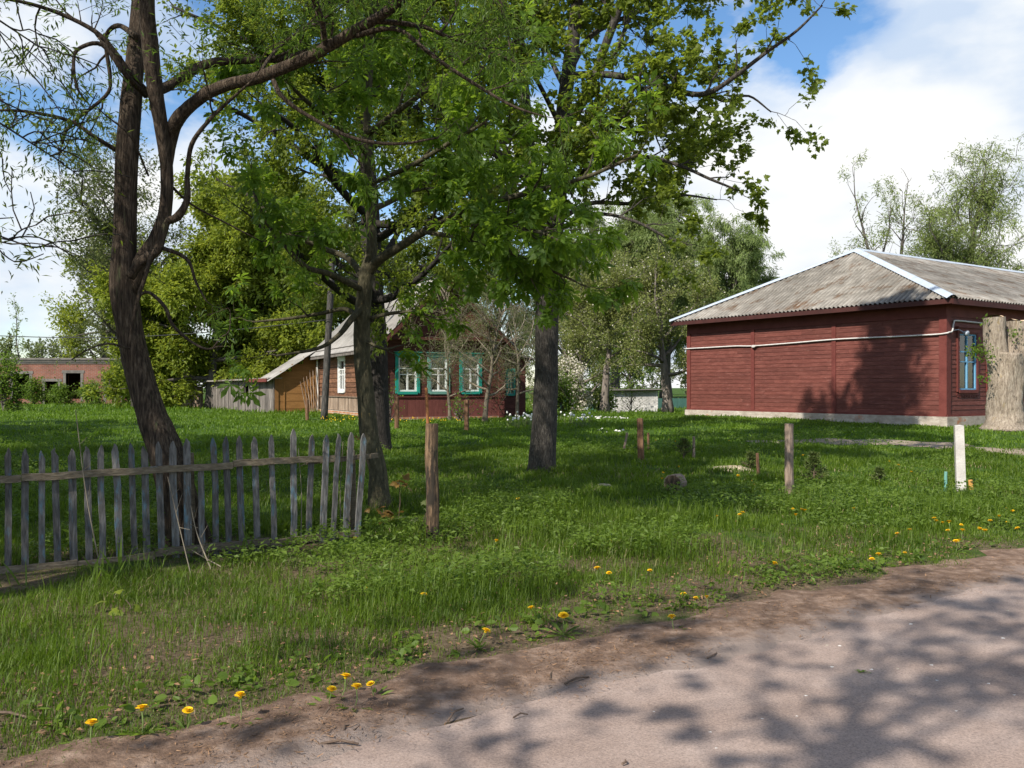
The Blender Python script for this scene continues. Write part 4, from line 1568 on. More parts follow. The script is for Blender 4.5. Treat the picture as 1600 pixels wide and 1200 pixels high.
# --- young horse chestnut right of the fence
def tree_chestnut():
    Y = 11.3
    root = thing('chestnut_tree', (*P(593, 800, Y)[:2], .05), 'slim young chestnut with broad leaves at the end of the picket fence', 'tree')
    T = Tree(22, PALM, .165, 3.4, up=.05, droop=.06, twig=(.25, .55), dens=(2.4, 4.4, 4.0), levels=1, leaf_down=.55, minr=.004, child=.45, leafy=(.55, 1.0), flat=.3)
    T.limb(pl([(596, 812), (592, 770), (590, 735), (581, 700), (576, 670), (571, 620), (566, 560), (566, 500), (570, 450), (574, 425), (581, 380), (576, 300), (573, 200), (580, 80), (592, -60), (602, -220)], Y),
           pr([21, 17, 14, 15, 15, 13.5, 13, 13, 12, 12, 8, 7, 6, 5, 4, 2.5], Y), 5, .05, 12, True, .6, 1.6, length=1.6)
    T.limb(pl([(573, 432), (590, 408, -.1), (625, 385, -.3), (665, 360, -.5), (700, 345, -.6), (735, 325, -.8), (830, 300, -1), (920, 275, -1.2), (1000, 240, -1.4)], Y), pr([8, 8, 7, 6.5, 6, 5, 4, 3, 2], Y), 5, .05, 8, True, .3, 1.5, length=.9)
    T.limb(pl([(660, 362, -.5), (720, 372, -.9), (790, 392, -1.2), (850, 418, -1.4), (900, 440, -1.5)], Y), pr([4, 3.6, 3, 2.4, 1.6], Y), 5, .03, 6, True, .25, 2.6, length=.75)
    T.limb(pl([(700, 345, -.6), (770, 350, -1.4), (840, 362, -1.9), (880, 380, -2.1)], Y), pr([3.6, 3, 2.4, 1.6], Y), 5, .03, 6, True, .3, 2.4, length=.7)
    T.limb(pl([(572, 440), (545, 405, .3), (505, 388, .5), (470, 372, .6), (420, 335, .8), (395, 300, .9)], Y), pr([6, 5, 4.5, 4, 3, 2], Y), 5, .03, 7, True, .3, 1.2, length=.8)
    T.limb(pl([(570, 455), (520, 430, -.5), (475, 415, -.8), (437, 372, -1), (405, 325, -1.2), (392, 270, -1.2)], Y), pr([5, 4.5, 4, 3.4, 2.6, 1.5], Y), 5, .03, 7, True, .4, 1.0, length=.7)
    T.limb(pl([(564, 500), (540, 483, .2), (500, 490, .3), (450, 498, .4), (395, 503, .5)], Y), pr([5, 4, 3.2, 2.6, 1.6], Y), 5, .03, 6, True, .5, .9, length=.6)
    T.limb(pl([(566, 480), (548, 500, -.3), (528, 525, -.4), (495, 545, -.5), (430, 556, -.6)], Y), pr([6, 5, 4, 3, 1.6], Y), 5, .05, 6, True, .5, .6, length=.5)
    T.limb(pl([(578, 330), (640, 300, .5), (720, 255, .8), (800, 215, 1)], Y), pr([5, 4, 3, 2], Y), 5, .03, 6, True, .25, 1.4, length=1)
    T.limb(pl([(574, 240), (520, 190, -.5), (470, 150, -.9), (430, 100, -1.2)], Y), pr([5, 4, 3, 2], Y), 5, .03, 6, True, .25, 1.3, length=1)
    T.limb(pl([(574, 210), (640, 160, -.6), (710, 110, -1), (790, 50, -1.4)], Y), pr([5, 4, 3, 2], Y), 5, .03, 6, True, .25, 1.3, length=1)
    T.limb(pl([(572, 290), (640, 260, -.9), (700, 225, -1.5), (760, 190, -2)], Y), pr([4, 3.5, 3, 2], Y), 5, .03, 6, True, .25, 1.5, length=.9)
    T.limb(pl([(570, 500, .1), (610, 490, -.3), (650, 488, -.5), (690, 500, -.6)], Y), pr([4, 3, 2.4, 1.2], Y), 5, .03, 5, True, .3, 1.4, length=.5)
    T.limb(pl([(566, 530), (600, 545, -.3), (625, 540, -.5)], Y), pr([3, 2.2, 1.2], Y), 5, .03, 5, True, .3, 1.4, length=.45)
    T.finish(root, 'bark_young', 'leaf_chestnut')


tree_chestnut()


# --- tall maple in the middle
def tree_maple():
    Y = 15.4
    root = thing('maple_tree', (*P(847, 745, Y)[:2], .15), 'tall grey barked maple with twin stems in the middle of the lawn', 'tree')
    T = Tree(33, MAPLE, .098, 13, up=.12, droop=.05, twig=(.3, .75), dens=(2.4, 3.8, 5.2), levels=2, leaf_down=.45, minr=.0045, child=.42, leafy=(.4, 1.0))
    T.limb(pl([(845, 760), (847, 725), (851, 650), (854, 560), (855, 480), (857, 425), (865, 370), (873, 300), (878, 200), (890, 100), (900, 20), (905, -100), (912, -300, .2), (905, -560, .3), (900, -900, .4)], Y),
           pr([30, 22, 19.5, 18.5, 18, 18, 15, 13, 12, 11, 10, 9, 7, 5, 1.5], Y), 5, .05, 14, True, .62, 1.5, length=2.5)
    T.limb(pl([(855, 440), (845, 375), (831, 290, .2), (823, 200, .3), (815, 100, .4), (805, 0, .5), (790, -150, .6), (765, -400, .8), (750, -680, 1)], Y), pr([12, 12, 11.5, 10, 9, 8, 6.5, 4, 1.5], Y), 5, .05, 10, True, .45, 1.3, length=2.4)
    L = lambda seq, rad, **k: T.limb(pl(seq, Y), pr(rad, Y), 5, .03, 6, True, k.get('t0', .25), k.get('dens', 1.0), length=k.get('length'))
    L([(880, 210), (905, 168, -.3), (930, 115, -.4), (950, 60, -.5), (972, 0, -.6), (1000, -100, -.7), (1040, -260, -.7)], [8, 7.5, 7, 6.5, 6, 4, 2], t0=.35, length=1.4)
    L([(930, 117, -.4), (962, 80, -.7), (985, 25, -.9), (1020, -40, -1)], [4, 3.5, 3, 2], length=1)
    L([(888, 115), (920, 60, .5), (960, 35, .9), (1015, 10, 1.2), (1070, -20, 1.5), (1150, -60, 1.8)], [5, 4.5, 4, 3.4, 2.6, 1.5], length=1.1)
    L([(889, 118), (940, 116, -1), (985, 122, -1.4), (1040, 135, -1.8), (1080, 147, -2), (1112, 143, -2.2), (1150, 118, -2.4), (1200, 80, -2.6), (1245, 48, -2.8), (1285, 8, -3)], [6, 5.5, 5, 4.6, 4, 3.4, 3, 2.4, 1.8, 1], t0=.35, length=.85)
    L([(1080, 147, -2), (1110, 150, -1.8), (1136, 158, -1.7), (1170, 150, -1.6), (1205, 175, -1.5)], [3, 2.6, 2.2, 1.6, 1], length=.7)
    L([(870, 190), (910, 185, .6), (960, 197, 1), (990, 207, 1.2), (1012, 200, 1.3), (1035, 212, 1.4), (1070, 208, 1.5), (1120, 220, 1.6)], [5, 4.6, 4, 3.6, 3.2, 2.6, 2, 1.2], length=1.0)
    L([(875, 280), (930, 262, -.6), (1000, 245, -1), (1060, 258, -1.3), (1110, 280, -1.5), (1160, 300, -1.6)], [4.5, 4, 3.4, 2.8, 2.2, 1.2], length=.9)
    L([(867, 350), (920, 318, .5), (990, 318, .8), (1060, 305, 1), (1120, 312, 1.2)], [4.5, 4, 3.2, 2.4, 1.2], length=.9)
    L([(866, 360), (930, 335, -1), (990, 345, -1.5), (1040, 370, -1.7), (1075, 382, -1.8)], [3.6, 3, 2.5, 2, 1], length=.7, t0=.5)
    L([(910, -100), (980, -150, -.4), (1060, -170, -.8), (1150, -150, -1), (1230, -90, -1.2), (1260, -20, -1.3)], [6, 5, 4, 3, 2.2, 1.2], length=1.2)
    L([(830, 285), (780, 240, -.4), (715, 190, -.7), (640, 135, -1), (580, 60, -1.2)], [6, 5, 4, 3, 1.6], length=1.2)
    L([(822, 190), (770, 130, .8), (710, 60, 1.2), (660, -20, 1.6)], [5, 4, 3, 1.6], length=1.2)
    L([(818, 130), (760, 60, -.8), (700, 20, -1.3), (640, -30, -1.8)], [5, 4, 3, 1.6], length=1.2)
    L([(846, 380), (800, 340, 1), (750, 310, 1.6), (700, 300, 2)], [4, 3.4, 2.6, 1.6], length=1.0)
    L([(879, 205), (852, 150, -.6), (825, 100, -1.1), (795, 45, -1.5), (760, -20, -1.8)], [5, 4, 3, 2.2, 1.2], length=1.1)
    L([(872, 300), (905, 245, -.7), (945, 205, -1.2), (985, 150, -1.6), (1010, 90, -1.8)], [5, 4, 3, 2.2, 1.2], length=1.1)
    L([(884, 140), (860, 90, .6), (845, 30, 1.2), (850, -40, 1.6)], [5, 4, 3, 1.6], length=1.1)
    L([(866, 365), (835, 300, -.9), (790, 255, -1.6), (740, 225, -2.2)], [4, 3.4, 2.6, 1.4], length=1.1)
    T.finish(root, 'bark_maple', 'leaf_maple')
    # the canopy above the picture is part of the same tree: see the spawned upper limbs


tree_maple()


# --- dark trunk behind the chestnut
def tree_dark():
    Y = 19.5
    root = thing('lime_tree', (*P(590, 705, Y)[:2], .25), 'dark trunked tree standing right behind the slim chestnut', 'tree')
    T = Tree(44, OVATE, .115, 26, up=.1, droop=.1, twig=(.4, .9), dens=(1.7, 2.8, 4.0), levels=2, leaf_down=.4, minr=.005, child=.42)
    T.limb(pl([(591, 712), (590, 690), (588, 600), (585, 500), (581, 400), (576, 300), (568, 200), (560, 100), (555, 0), (548, -150), (545, -300)], Y), pr([27, 21, 18.5, 17.5, 16, 14, 12, 10, 8, 5, 2], Y), 5, .05, 12, True, .45, 1.4, length=2.9)
    for (x0, y0, x1, y1, dz, l) in ((583, 440, 430, 330, 1.5, 1), (580, 380, 700, 270, -1, 1), (575, 290, 400, 190, -1, 1.2), (570, 220, 720, 110, 1.5, 1.2), (565, 150, 380, 60, .8, 1.2), (578, 340, 470, 210, -2, 1.2), (582, 420, 640, 330, 2.5, 1), (584, 470, 660, 430, -2.5, 1), (585, 480, 500, 430, -2, 1), (582, 430, 700, 400, 1.5, 1), (580, 350, 740, 330, -1.5, 1), (583, 450, 470, 400, -3, 1.1)):
        T.limb(pl([(x0, y0), (x0 * .6 + x1 * .4, y0 * .62 + y1 * .38 + 8, dz * .4), (x1, y1, dz), (2 * x1 - x0 * .6 - x1 * .4, y1 - 50, dz * 1.4)], Y), pr([7, 6, 4, 2], Y), 5, .04, 6, True, .25, 1.0, length=l * 1.3)
    T.finish(root, 'bark_dark', 'leaf_maple')


tree_dark()


# --- generic trees
MORE[:] = [4.6, 2.2, 1.3]


def gen_tree(seed, name, loc, label, H, r0, spread, base=.25, nl=14, elev=(25, 60), leaf=OVATE, size=.2, per=8, twig=(.5, 1.1), dens=(1, 2.6, 3.6), levels=2, up=.15, droop=.1, bark='bark_far',
             leafmat='leaf_lime', lean=(0, 0), stems=1, ld=.3, group=None, cat='tree', child=.42, shape=None, extra=None, minr=.012, pre=None):
    root = thing(name, loc, label, cat, group)
    T = Tree(seed, leaf, size, per, up=up, droop=droop, twig=twig, dens=dens, levels=levels, leaf_down=ld, minr=minr, child=child, sides=4)
    r = T.r
    loc = np.asarray(loc, float)
    for st in range(stems):
        az = r.uniform(0, 6.28)
        off = np.array([math.cos(az), math.sin(az)]) * (.12 * H if stems > 1 else 0)
        h = H * (1 if st == 0 else r.uniform(.75, 1.0))
        n = 9
        ts = np.linspace(0, 1, n)
        wob = np.cumsum(r.normal(size=(n, 2)) * .022 * H, axis=0)
        wob -= wob[0]
        pts = np.column_stack([loc[0] + lean[0] * ts ** 1.3 + off[0] * ts + wob[:, 0] * ts, loc[1] + lean[1] * ts ** 1.3 + off[1] * ts + wob[:, 1] * ts, loc[2] - .1 + h * ts])
        rad = r0 * (1 - ts * .93) * (1.0 if stems == 1 else .75)
        rad[0] *= 1.35
        T.w.tube(smooth(pts, 2), np.interp(np.linspace(0, 1, 17), ts, rad), 7, .05)
        m = max(4, int(nl / stems))
        for i in range(m):
            f = base + (1 - base) * (i + r.random() * .8) / m
            f = min(f, .97)
            p = np.array([np.interp(f, ts, pts[:, k]) for k in range(3)])
            az = i * 2.4 + r.normal() * .4
            el = math.radians(np.interp(f, [base, 1], elev) + r.normal() * 8)
            sh = shape(f) if shape else math.sin(math.pi * min(1, max(.15, (f - base) / (1 - base) * .75 + .25))) ** .7
            Lc = spread * max(.25, sh) * r.uniform(.75, 1.15)
            d = np.array([math.cos(az) * math.cos(el), math.sin(az) * math.cos(el), math.sin(el)])
            k = 6
            q = [p]
            dd = d.copy()
            for s in range(k):
                dd = dd + r.normal(size=3) * .13
                dd[2] += .06 - droop * .8 * s / k
                dd /= np.linalg.norm(dd)
                q.append(q[-1] + dd * Lc / k)
            rr = np.linspace(float(np.interp(f, ts, rad)) * .55 + .01, .012, k + 1)
            T.w.tube(np.array(q), rr, 5, .03)
            T.spawn(np.array(q), rr, 1 if levels < 2 else 0, .2)
    if pre:
        pre(T)
    T.finish(root, bark, leafmat)
    if extra:
        extra(T, root)
    return root


def g3(x, y):
    return (x, y, float(ground(x, y)))


def at(px, Y):
    X = (px - CX) / F * Y
    return g3(X, Y)


def blossoms(T, root, n, size=.06, frac=1.0):
    pos = np.vstack(T.lp)
    idx = T.r.choice(len(pos), min(n, len(pos)), replace=False)
    p = pos[idx] + T.r.normal(size=(len(idx), 3)) * .05
    mb = MB()
    ax = T.r.normal(size=(len(idx), 3))
    ax[:, 1] -= .6
    nr = T.r.normal(size=(len(idx), 3)) + np.array([-.6, -1.2, .8])
    mb.leaves(p, ax, nr, size * T.r.uniform(.6, 1.3, len(idx)), ROUND[0], ROUND[1], T.r.random(len(idx)))
    o = mb.build('blossom', M['blossom'], root)
    o['kind'] = 'stuff'


def background():
    # left: lime-green trees behind the sheds
    gen_tree(101, 'maple_tree', at(330, 47), 'broad yellow green tree right behind the plank shed', 10.5, .28, 4.8, .06, 26, (0, 70), size=.24, per=16, leafmat='leaf_lime', dens=(1.1, 3.0, 4.0))
    gen_tree(102, 'maple_tree', at(440, 52), 'leafy dark green tree behind the ochre lean-to', 11.5, .3, 4.8, .06, 26, (0, 70), size=.24, per=14, leafmat='leaf_lime', dens=(1.1, 3.0, 4.0))
    gen_tree(103, 'ash_tree', at(215, 50), 'tall sparse tree with bare twig tips left of the lime green tree', 14.0, .28, 5.0, .12, 22, (20, 70), size=.2, per=5, leafmat='leaf_olive', twig=(.8, 1.6), droop=.02)
    gen_tree(104, 'poplar_tree', at(160, 64), 'feathery yellow green tree rising over the brick ruin roof', 11.0, .25, 4.2, .08, 18, (20, 70), size=.26, per=7, leafmat='leaf_lime')
    gen_tree(105, 'maple_tree', at(250, 53), 'low bright green tree at the left end of the plank shed', 7.0, .18, 3.2, .05, 16, (10, 65), size=.22, per=11, leafmat='leaf_lime')
    gen_tree(106, 'birch_tree', at(32, 80), 'thin pale birch standing alone above the brick ruin', 9.0, .10, 1.2, .1, 14, (30, 70), size=.22, per=3, leafmat='leaf_grey', twig=(.4, .8), levels=1, dens=(1.5, 1.8))
    gen_tree(107, 'elm_tree', at(540, 60), 'tall tree between pole and cottage roof, far behind the lean-to', 12.5, .3, 5.0, .06, 24, (5, 70), size=.26, per=11, leafmat='leaf_olive')
    gen_tree(108, 'birch_tree', at(62, 90), 'small bare young birch right of the thin pale birch', 5.4, .08, 1.2, .1, 10, (30, 70), size=.2, per=2, leafmat='leaf_grey', twig=(.4, .8), levels=1, dens=(1.5, 1.8))
    # willows behind the orchard
    W = dict(leaf=LANCE, droop=.32, twig=(.9, 2.0), per=26, size=.36, leafmat='leaf_grey', ld=.9, dens=(.8, 1.9, 2.4), up=.25, minr=.02, base=.2, elev=(35, 75))
    gen_tree(201, 'willow_tree', at(1140, 78), 'big grey green willow whose crown meets the hall roof', 14.0, .45, 5.4, nl=28, **W)
    gen_tree(202, 'willow_tree', at(1040, 84), 'tallest grey green willow in the row behind the orchard', 18.0, .5, 6.2, nl=28, **W)
    gen_tree(203, 'willow_tree', at(960, 80), 'dense grey green willow behind the left apple tree', 15.5, .45, 6.0, nl=28, **W)
    W2 = dict(W)
    W2.update(leafmat='leaf_olive', per=20)
    gen_tree(204, 'willow_tree', at(890, 74), 'darker willow partly hidden by the maple trunk', 14.0, .4, 4.6, nl=20, **W2)
    gen_tree(205, 'willow_tree', at(770, 70), 'dark green willow behind the cottage roof', 12.5, .4, 4.6, nl=20, **W2)
    gen_tree(206, 'willow_tree', at(660, 72), 'dark green willow behind the cottage ridge, left of the gable', 12.0, .4, 4.6, nl=18, **W2)
    # behind the hall
    W3 = dict(W)
    W3.update(leafmat='leaf_greylime', per=12, twig=(.8, 1.7), size=.27, droop=.14, ld=.5, base=.3)
    gen_tree(211, 'willow_tree', at(1478, 58), 'airy spreading willow behind the hall roof', 15.0, .4, 5.5, nl=22, lean=(2.8, 0), **W3)
    W4 = dict(W3)
    W4.update(per=20)
    gen_tree(212, 'poplar_tree', at(1385, 57), 'slender half bare tree left of the airy willow behind the hall', 15.4, .28, 2.4, nl=16, stems=2, **W4)
    gen_tree(213, 'willow_tree', at(1320, 75), 'small round tree top peeping over the hall roof ridge', 11.6, .25, 2.0, nl=12, **W4)
    gen_tree(214, 'dead_tree', at(1412, 59), 'bare branched tree between slender tree and airy willow', 15.2, .22, 2.2, nl=9, base=.45, elev=(50, 75), per=.15, size=.2, dens=(.8, 1.2, 1.4), minr=.02, leafmat='leaf_grey')
    # apple trees
    A = dict(leaf=OVATE, size=.12, per=12, twig=(.4, .9), leafmat='leaf_apple', bark='bark_apple', dens=(1.5, 4.0, 4.6), up=.2, droop=.06, cat='tree')
    gen_tree(301, 'apple_tree', at(1043, 40), 'old blossoming apple tree with whitened trunk beside the hall', 5.9, .25, 3.0, .30, 15, (15, 65), extra=lambda T, r: blossoms(T, r, 900, .07), **A)
    gen_tree(302, 'apple_tree', at(945, 42), 'blossoming apple tree with leaning trunk before the white brick shed', 6.2, .22, 3.0, .42, 15, (15, 65), extra=lambda T, r: blossoms(T, r, 900, .07), **A)
    gen_tree(303, 'apple_tree', at(905, 47), 'blossoming apple tree just right of the big maple trunk', 5.6, .22, 3.0, .15, 14, (15, 65), extra=lambda T, r: blossoms(T, r, 900, .07), **A)
    gen_tree(304, 'cherry_bush', at(893, 41), 'white flowering cherry bush beside the maple trunk', 2.3, .05, .9, .1, 10, (40, 75), leaf=OVATE, size=.10, per=6, twig=(.3, .6), leafmat='leaf_apple', bark='bark_apple', dens=(5, 7, 7), stems=3, cat='bush',
             extra=lambda T, r: blossoms(T, r, 4200, .09), levels=1)
    gen_tree(305, 'apple_tree', at(985, 62), 'green bushy tree behind the white brick shed', 5.0, .2, 3.0, .1, 14, (15, 65), leaf=OVATE, size=.2, per=10, twig=(.5, 1), leafmat='leaf_shrub')
    # twiggy trees before the cottage
    S = dict(leaf=OVATE, size=.05, per=5, twig=(.3, .7), leafmat='leaf_olive', bark='twig_grey', dens=(2.6, 5.6, 6.2), up=.05, droop=.06, minr=.006, child=.5)
    gen_tree(401, 'plum_tree', at(703, 30.2), 'grey twiggy plum tree in front of the cottage windows', 4.6, .06, 1.5, .18, 18, (10, 65), **S)
    gen_tree(402, 'plum_tree', at(757, 29.6), 'grey twiggy plum tree with dark stem at the right cottage corner', 4.4, .085, 1.6, .2, 18, (15, 60), lean=(.5, 0), **S)
    gen_tree(403, 'plum_tree', at(808, 33), 'grey twiggy tree beside the cottage lean-to', 4.6, .07, 1.6, .2, 14, (15, 60), **S)
    # shrubs round the ruin
    B = dict(leaf=OVATE, size=.16, per=9, twig=(.3, .7), leafmat='leaf_shrub', dens=(5, 7, 7), up=.2, droop=.02, stems=4, levels=1, cat='bush', minr=.008)
    B.update(per=5)
    B3 = dict(B)
    B3.update(per=1.6, dens=(2, 3, 3), size=.1)
    gen_tree(501, 'bush', at(5, 40), 'tall light green bush at the left picture edge before the ruin', 2.4, .06, .6, .05, 20, (35, 75), **B)
    gen_tree(502, 'bush', at(52, 56), 'light green bush growing under the left ruin opening', 1.2, .05, .6, .05, 18, (35, 75), **B)
    gen_tree(503, 'bush', at(95, 55), 'low bush before the ruin doorway', .8, .04, .6, .05, 16, (25, 75), **B)
    gen_tree(504, 'bush', at(142, 54), 'low bush between ruin doorway and leaning tree', .9, .05, .8, .05, 16, (25, 75), **B)
    gen_tree(505, 'bush', at(180, 53), 'tall yellow green bush hiding the right end of the ruin', 2.2, .06, 1.3, .05, 18, (25, 75), **B)
    gen_tree(506, 'bush', at(262, 53), 'green bush at the end of the plank shed', 2.2, .06, 1.4, .05, 16, (25, 75), **B)
    gen_tree(507, 'bush', at(985, 46), 'low shrub growing in front of the white brick shed', .9, .03, .5, .05, 8, (25, 75), **B3)
    gen_tree(508, 'bush', at(876, 36), 'narrow yellow green bush right of the maple trunk', 1.4, .03, .45, .05, 12, (45, 80), **B)
    gen_tree(509, 'bush', at(935, 49), 'low leafy shrub between the two garden sheds', .9, .04, 1.0, .05, 12, (25, 75), **B)
    gen_tree(510, 'bush', at(718, 29), 'low green shrub at the foot of the cottage wall', .5, .02, .35, .05, 6, (35, 75), **B3)
    gen_tree(511, 'bush', at(225, 52), 'yellow green bush just right of the leaning tree trunk', 2.0, .06, 1.3, .05, 16, (25, 75), **B)
    gen_tree(512, 'bush', at(610, 29.5), 'thin green shrub at the left front corner of the cottage', .9, .02, .25, .05, 6, (45, 80), **B3)


background()


# trees standing outside the picture whose shade falls into it
def sprigs(T):
    T.per, T.size, T.leaf, T.twig = 16, .085, LANCE, (.25, .5)
    for q in ([(-6, 4.6, 3.9), (-5.2, 5.8, 3.5), (-4.5, 6.7, 3.0), (-3.95, 7.4, 2.75)], [(-6, 4.6, 4.3), (-5.3, 6.0, 4.2), (-4.6, 7.2, 4.0), (-4.0, 8.0, 3.6)], [(-6, 4.6, 4.6), (-5.3, 6.2, 4.9), (-4.7, 7.4, 4.9), (-4.15, 8.0, 4.6)]):
        T.limb([np.array(k, float) for k in q], [.03, .02, .012, .006], 4, .03, 5, True, .45, 2.0, level=1, length=.6)


def shade_trees():
    O = dict(leaf=MAPLE, size=.16, per=2.2, twig=(.5, 1.0), dens=(1.0, 2.4, 3.4), bark='bark_maple', leafmat='leaf_maple', minr=.008)
    O4 = dict(O)
    O4.update(per=1.1)
    O2 = dict(O)
    O2.update(per=10)
    O5 = dict(O)
    O5.update(per=1.6, size=.19, dens=(1.0, 1.9, 2.6))
    gen_tree(601, 'maple_tree', g3(-4.5, -3.6), 'roadside maple left behind the viewer shading the lane', 10.2, .16, 2.9, .62, 18, (20, 60), **O5)
    gen_tree(602, 'maple_tree', g3(-14.2, 11.2), 'roadside maple left of the picture shading the lawn', 12.0, .24, 4.4, .3, 22, (15, 60), **O2)
    gen_tree(603, 'maple_tree', g3(-20, 15), 'maple on the left lawn beyond the picture edge', 11.0, .24, 4.6, .25, 22, (15, 60), **O2)
    gen_tree(607, 'maple_tree', g3(-13.0, 5.4), 'dense roadside maple between the two leftmost ones', 13.0, .26, 4.8, .3, 24, (15, 60), **O2)
    gen_tree(606, 'maple_tree', g3(-15.5, 3.2), 'roadside maple farthest left along the lane', 12.0, .24, 4.4, .3, 22, (15, 60), **O2)
    gen_tree(604, 'maple_tree', g3(-9.8, 2.6), 'roadside maple nearest the left end of the fence', 12.0, .24, 3.8, .4, 12, (20, 60), **O4)
    gen_tree(605, 'maple_tree', g3(-6.0, 4.6), 'tall roadside maple between lane and fence, left of the picture', 13.5, .24, 3.9, .52, 20, (20, 60), pre=sprigs, **O)
    root = gen_tree(701, 'bush', at(640, 112), 'distant bush in the row closing the fields', 4.4, .1, 3.4, .05, 14, (10, 75), leaf=OVATE, size=.42, per=7, twig=(.7, 1.3), leafmat='leaf_olive', minr=.02, cat='bush', group='distant bushes closing the fields', stems=2, dens=(1, 1.6, 2.0))
    r = np.random.default_rng(4)
    for i, x in enumerate(range(-340, 1950, 56)):
        if abs(x - 640) < 20:
            continue
        copy_thing(root, at(x + r.normal() * 10, 105 + 14 * r.random()), r.uniform(0, 6), r.uniform(.75, 1.15))


shade_trees()


# --- pollarded stump before the hall
def stump():
    Y = 25.2
    b = P(1575, 660, Y)
    g = float(ground(b[0], b[1]))
    root = thing('tree_stump', (b[0], b[1], g), 'massive pale pollarded twin trunk sawn off beside the hall', 'stump')
    mb = MB()
    mb.tube(smooth(pl([(1572, 672), (1572, 655), (1571, 635), (1571, 600), (1572, 570), (1573, 552)], Y), 5), np.interp(np.linspace(0, 1, 26), [0, .12, .3, .6, 1], pr([40, 32, 26, 24.5, 24], Y)), 40, .10)
    mb.tube(smooth(pl([(1563, 610), (1559, 565), (1555, 527), (1553, 496)], Y), 5), np.interp(np.linspace(0, 1, 16), [0, .3, .8, 1], pr([15, 16.5, 15.5, 16], Y)), 30, .09, cap=False)
    mb.tube(smooth(pl([(1578, 610, .1), (1585, 565, .1), (1591, 530, .1), (1593, 503, .1)], Y), 5), np.interp(np.linspace(0, 1, 16), [0, .3, .8, 1], pr([15, 18, 18, 18.5], Y)), 30, .09, cap=False)
    r = np.random.default_rng(5)
    mb.build('trunk', M['bark_pale'], root, smooth=True)
    mb = MB()
    for (x, y, d, rr) in ((1553, 496, 0, 15.5), (1593, 503, .1, 18)):
        c = P(x, y, Y + d)
        n = 18
        a = np.arange(n) / n * 6.283
        ring = np.stack([c[0] + np.cos(a) * rr * Y / F, c[1] + np.sin(a) * rr * Y / F, c[2] + .05 * np.sin(a * 2 + d * 9) + .04 * r.random(n)], -1)
        mb.add(np.vstack([ring, c + np.array([0, 0, .05])]), None, [(i, (i + 1) % n, n) for i in range(n)])
    mb.build('sawn_top', M['cut_wood'], root)
    for (x, y, n, s) in ((1533, 546, 110, .13), (1522, 549, 70, .10), (1538, 590, 30, .07), (1540, 502, 20, .06), (1590, 520, 50, .12), (1544, 560, 25, .06)):
        mb = MB()
        c = P(x, y, Y - .35)
        pos = c + r.normal(size=(n, 3)) * np.array([s * 1.4, s, s])
        ax = r.normal(size=(n, 3)) + np.array([0, -.3, -.4])
        mb.leaves(pos, ax, r.normal(size=(n, 3)) + np.array([0, 0, 1]), r.uniform(.06, .12, n), OVATE[0], OVATE[1], r.random(n))
        mb.build('foliage', M['leaf_shrub'], root)


stump()


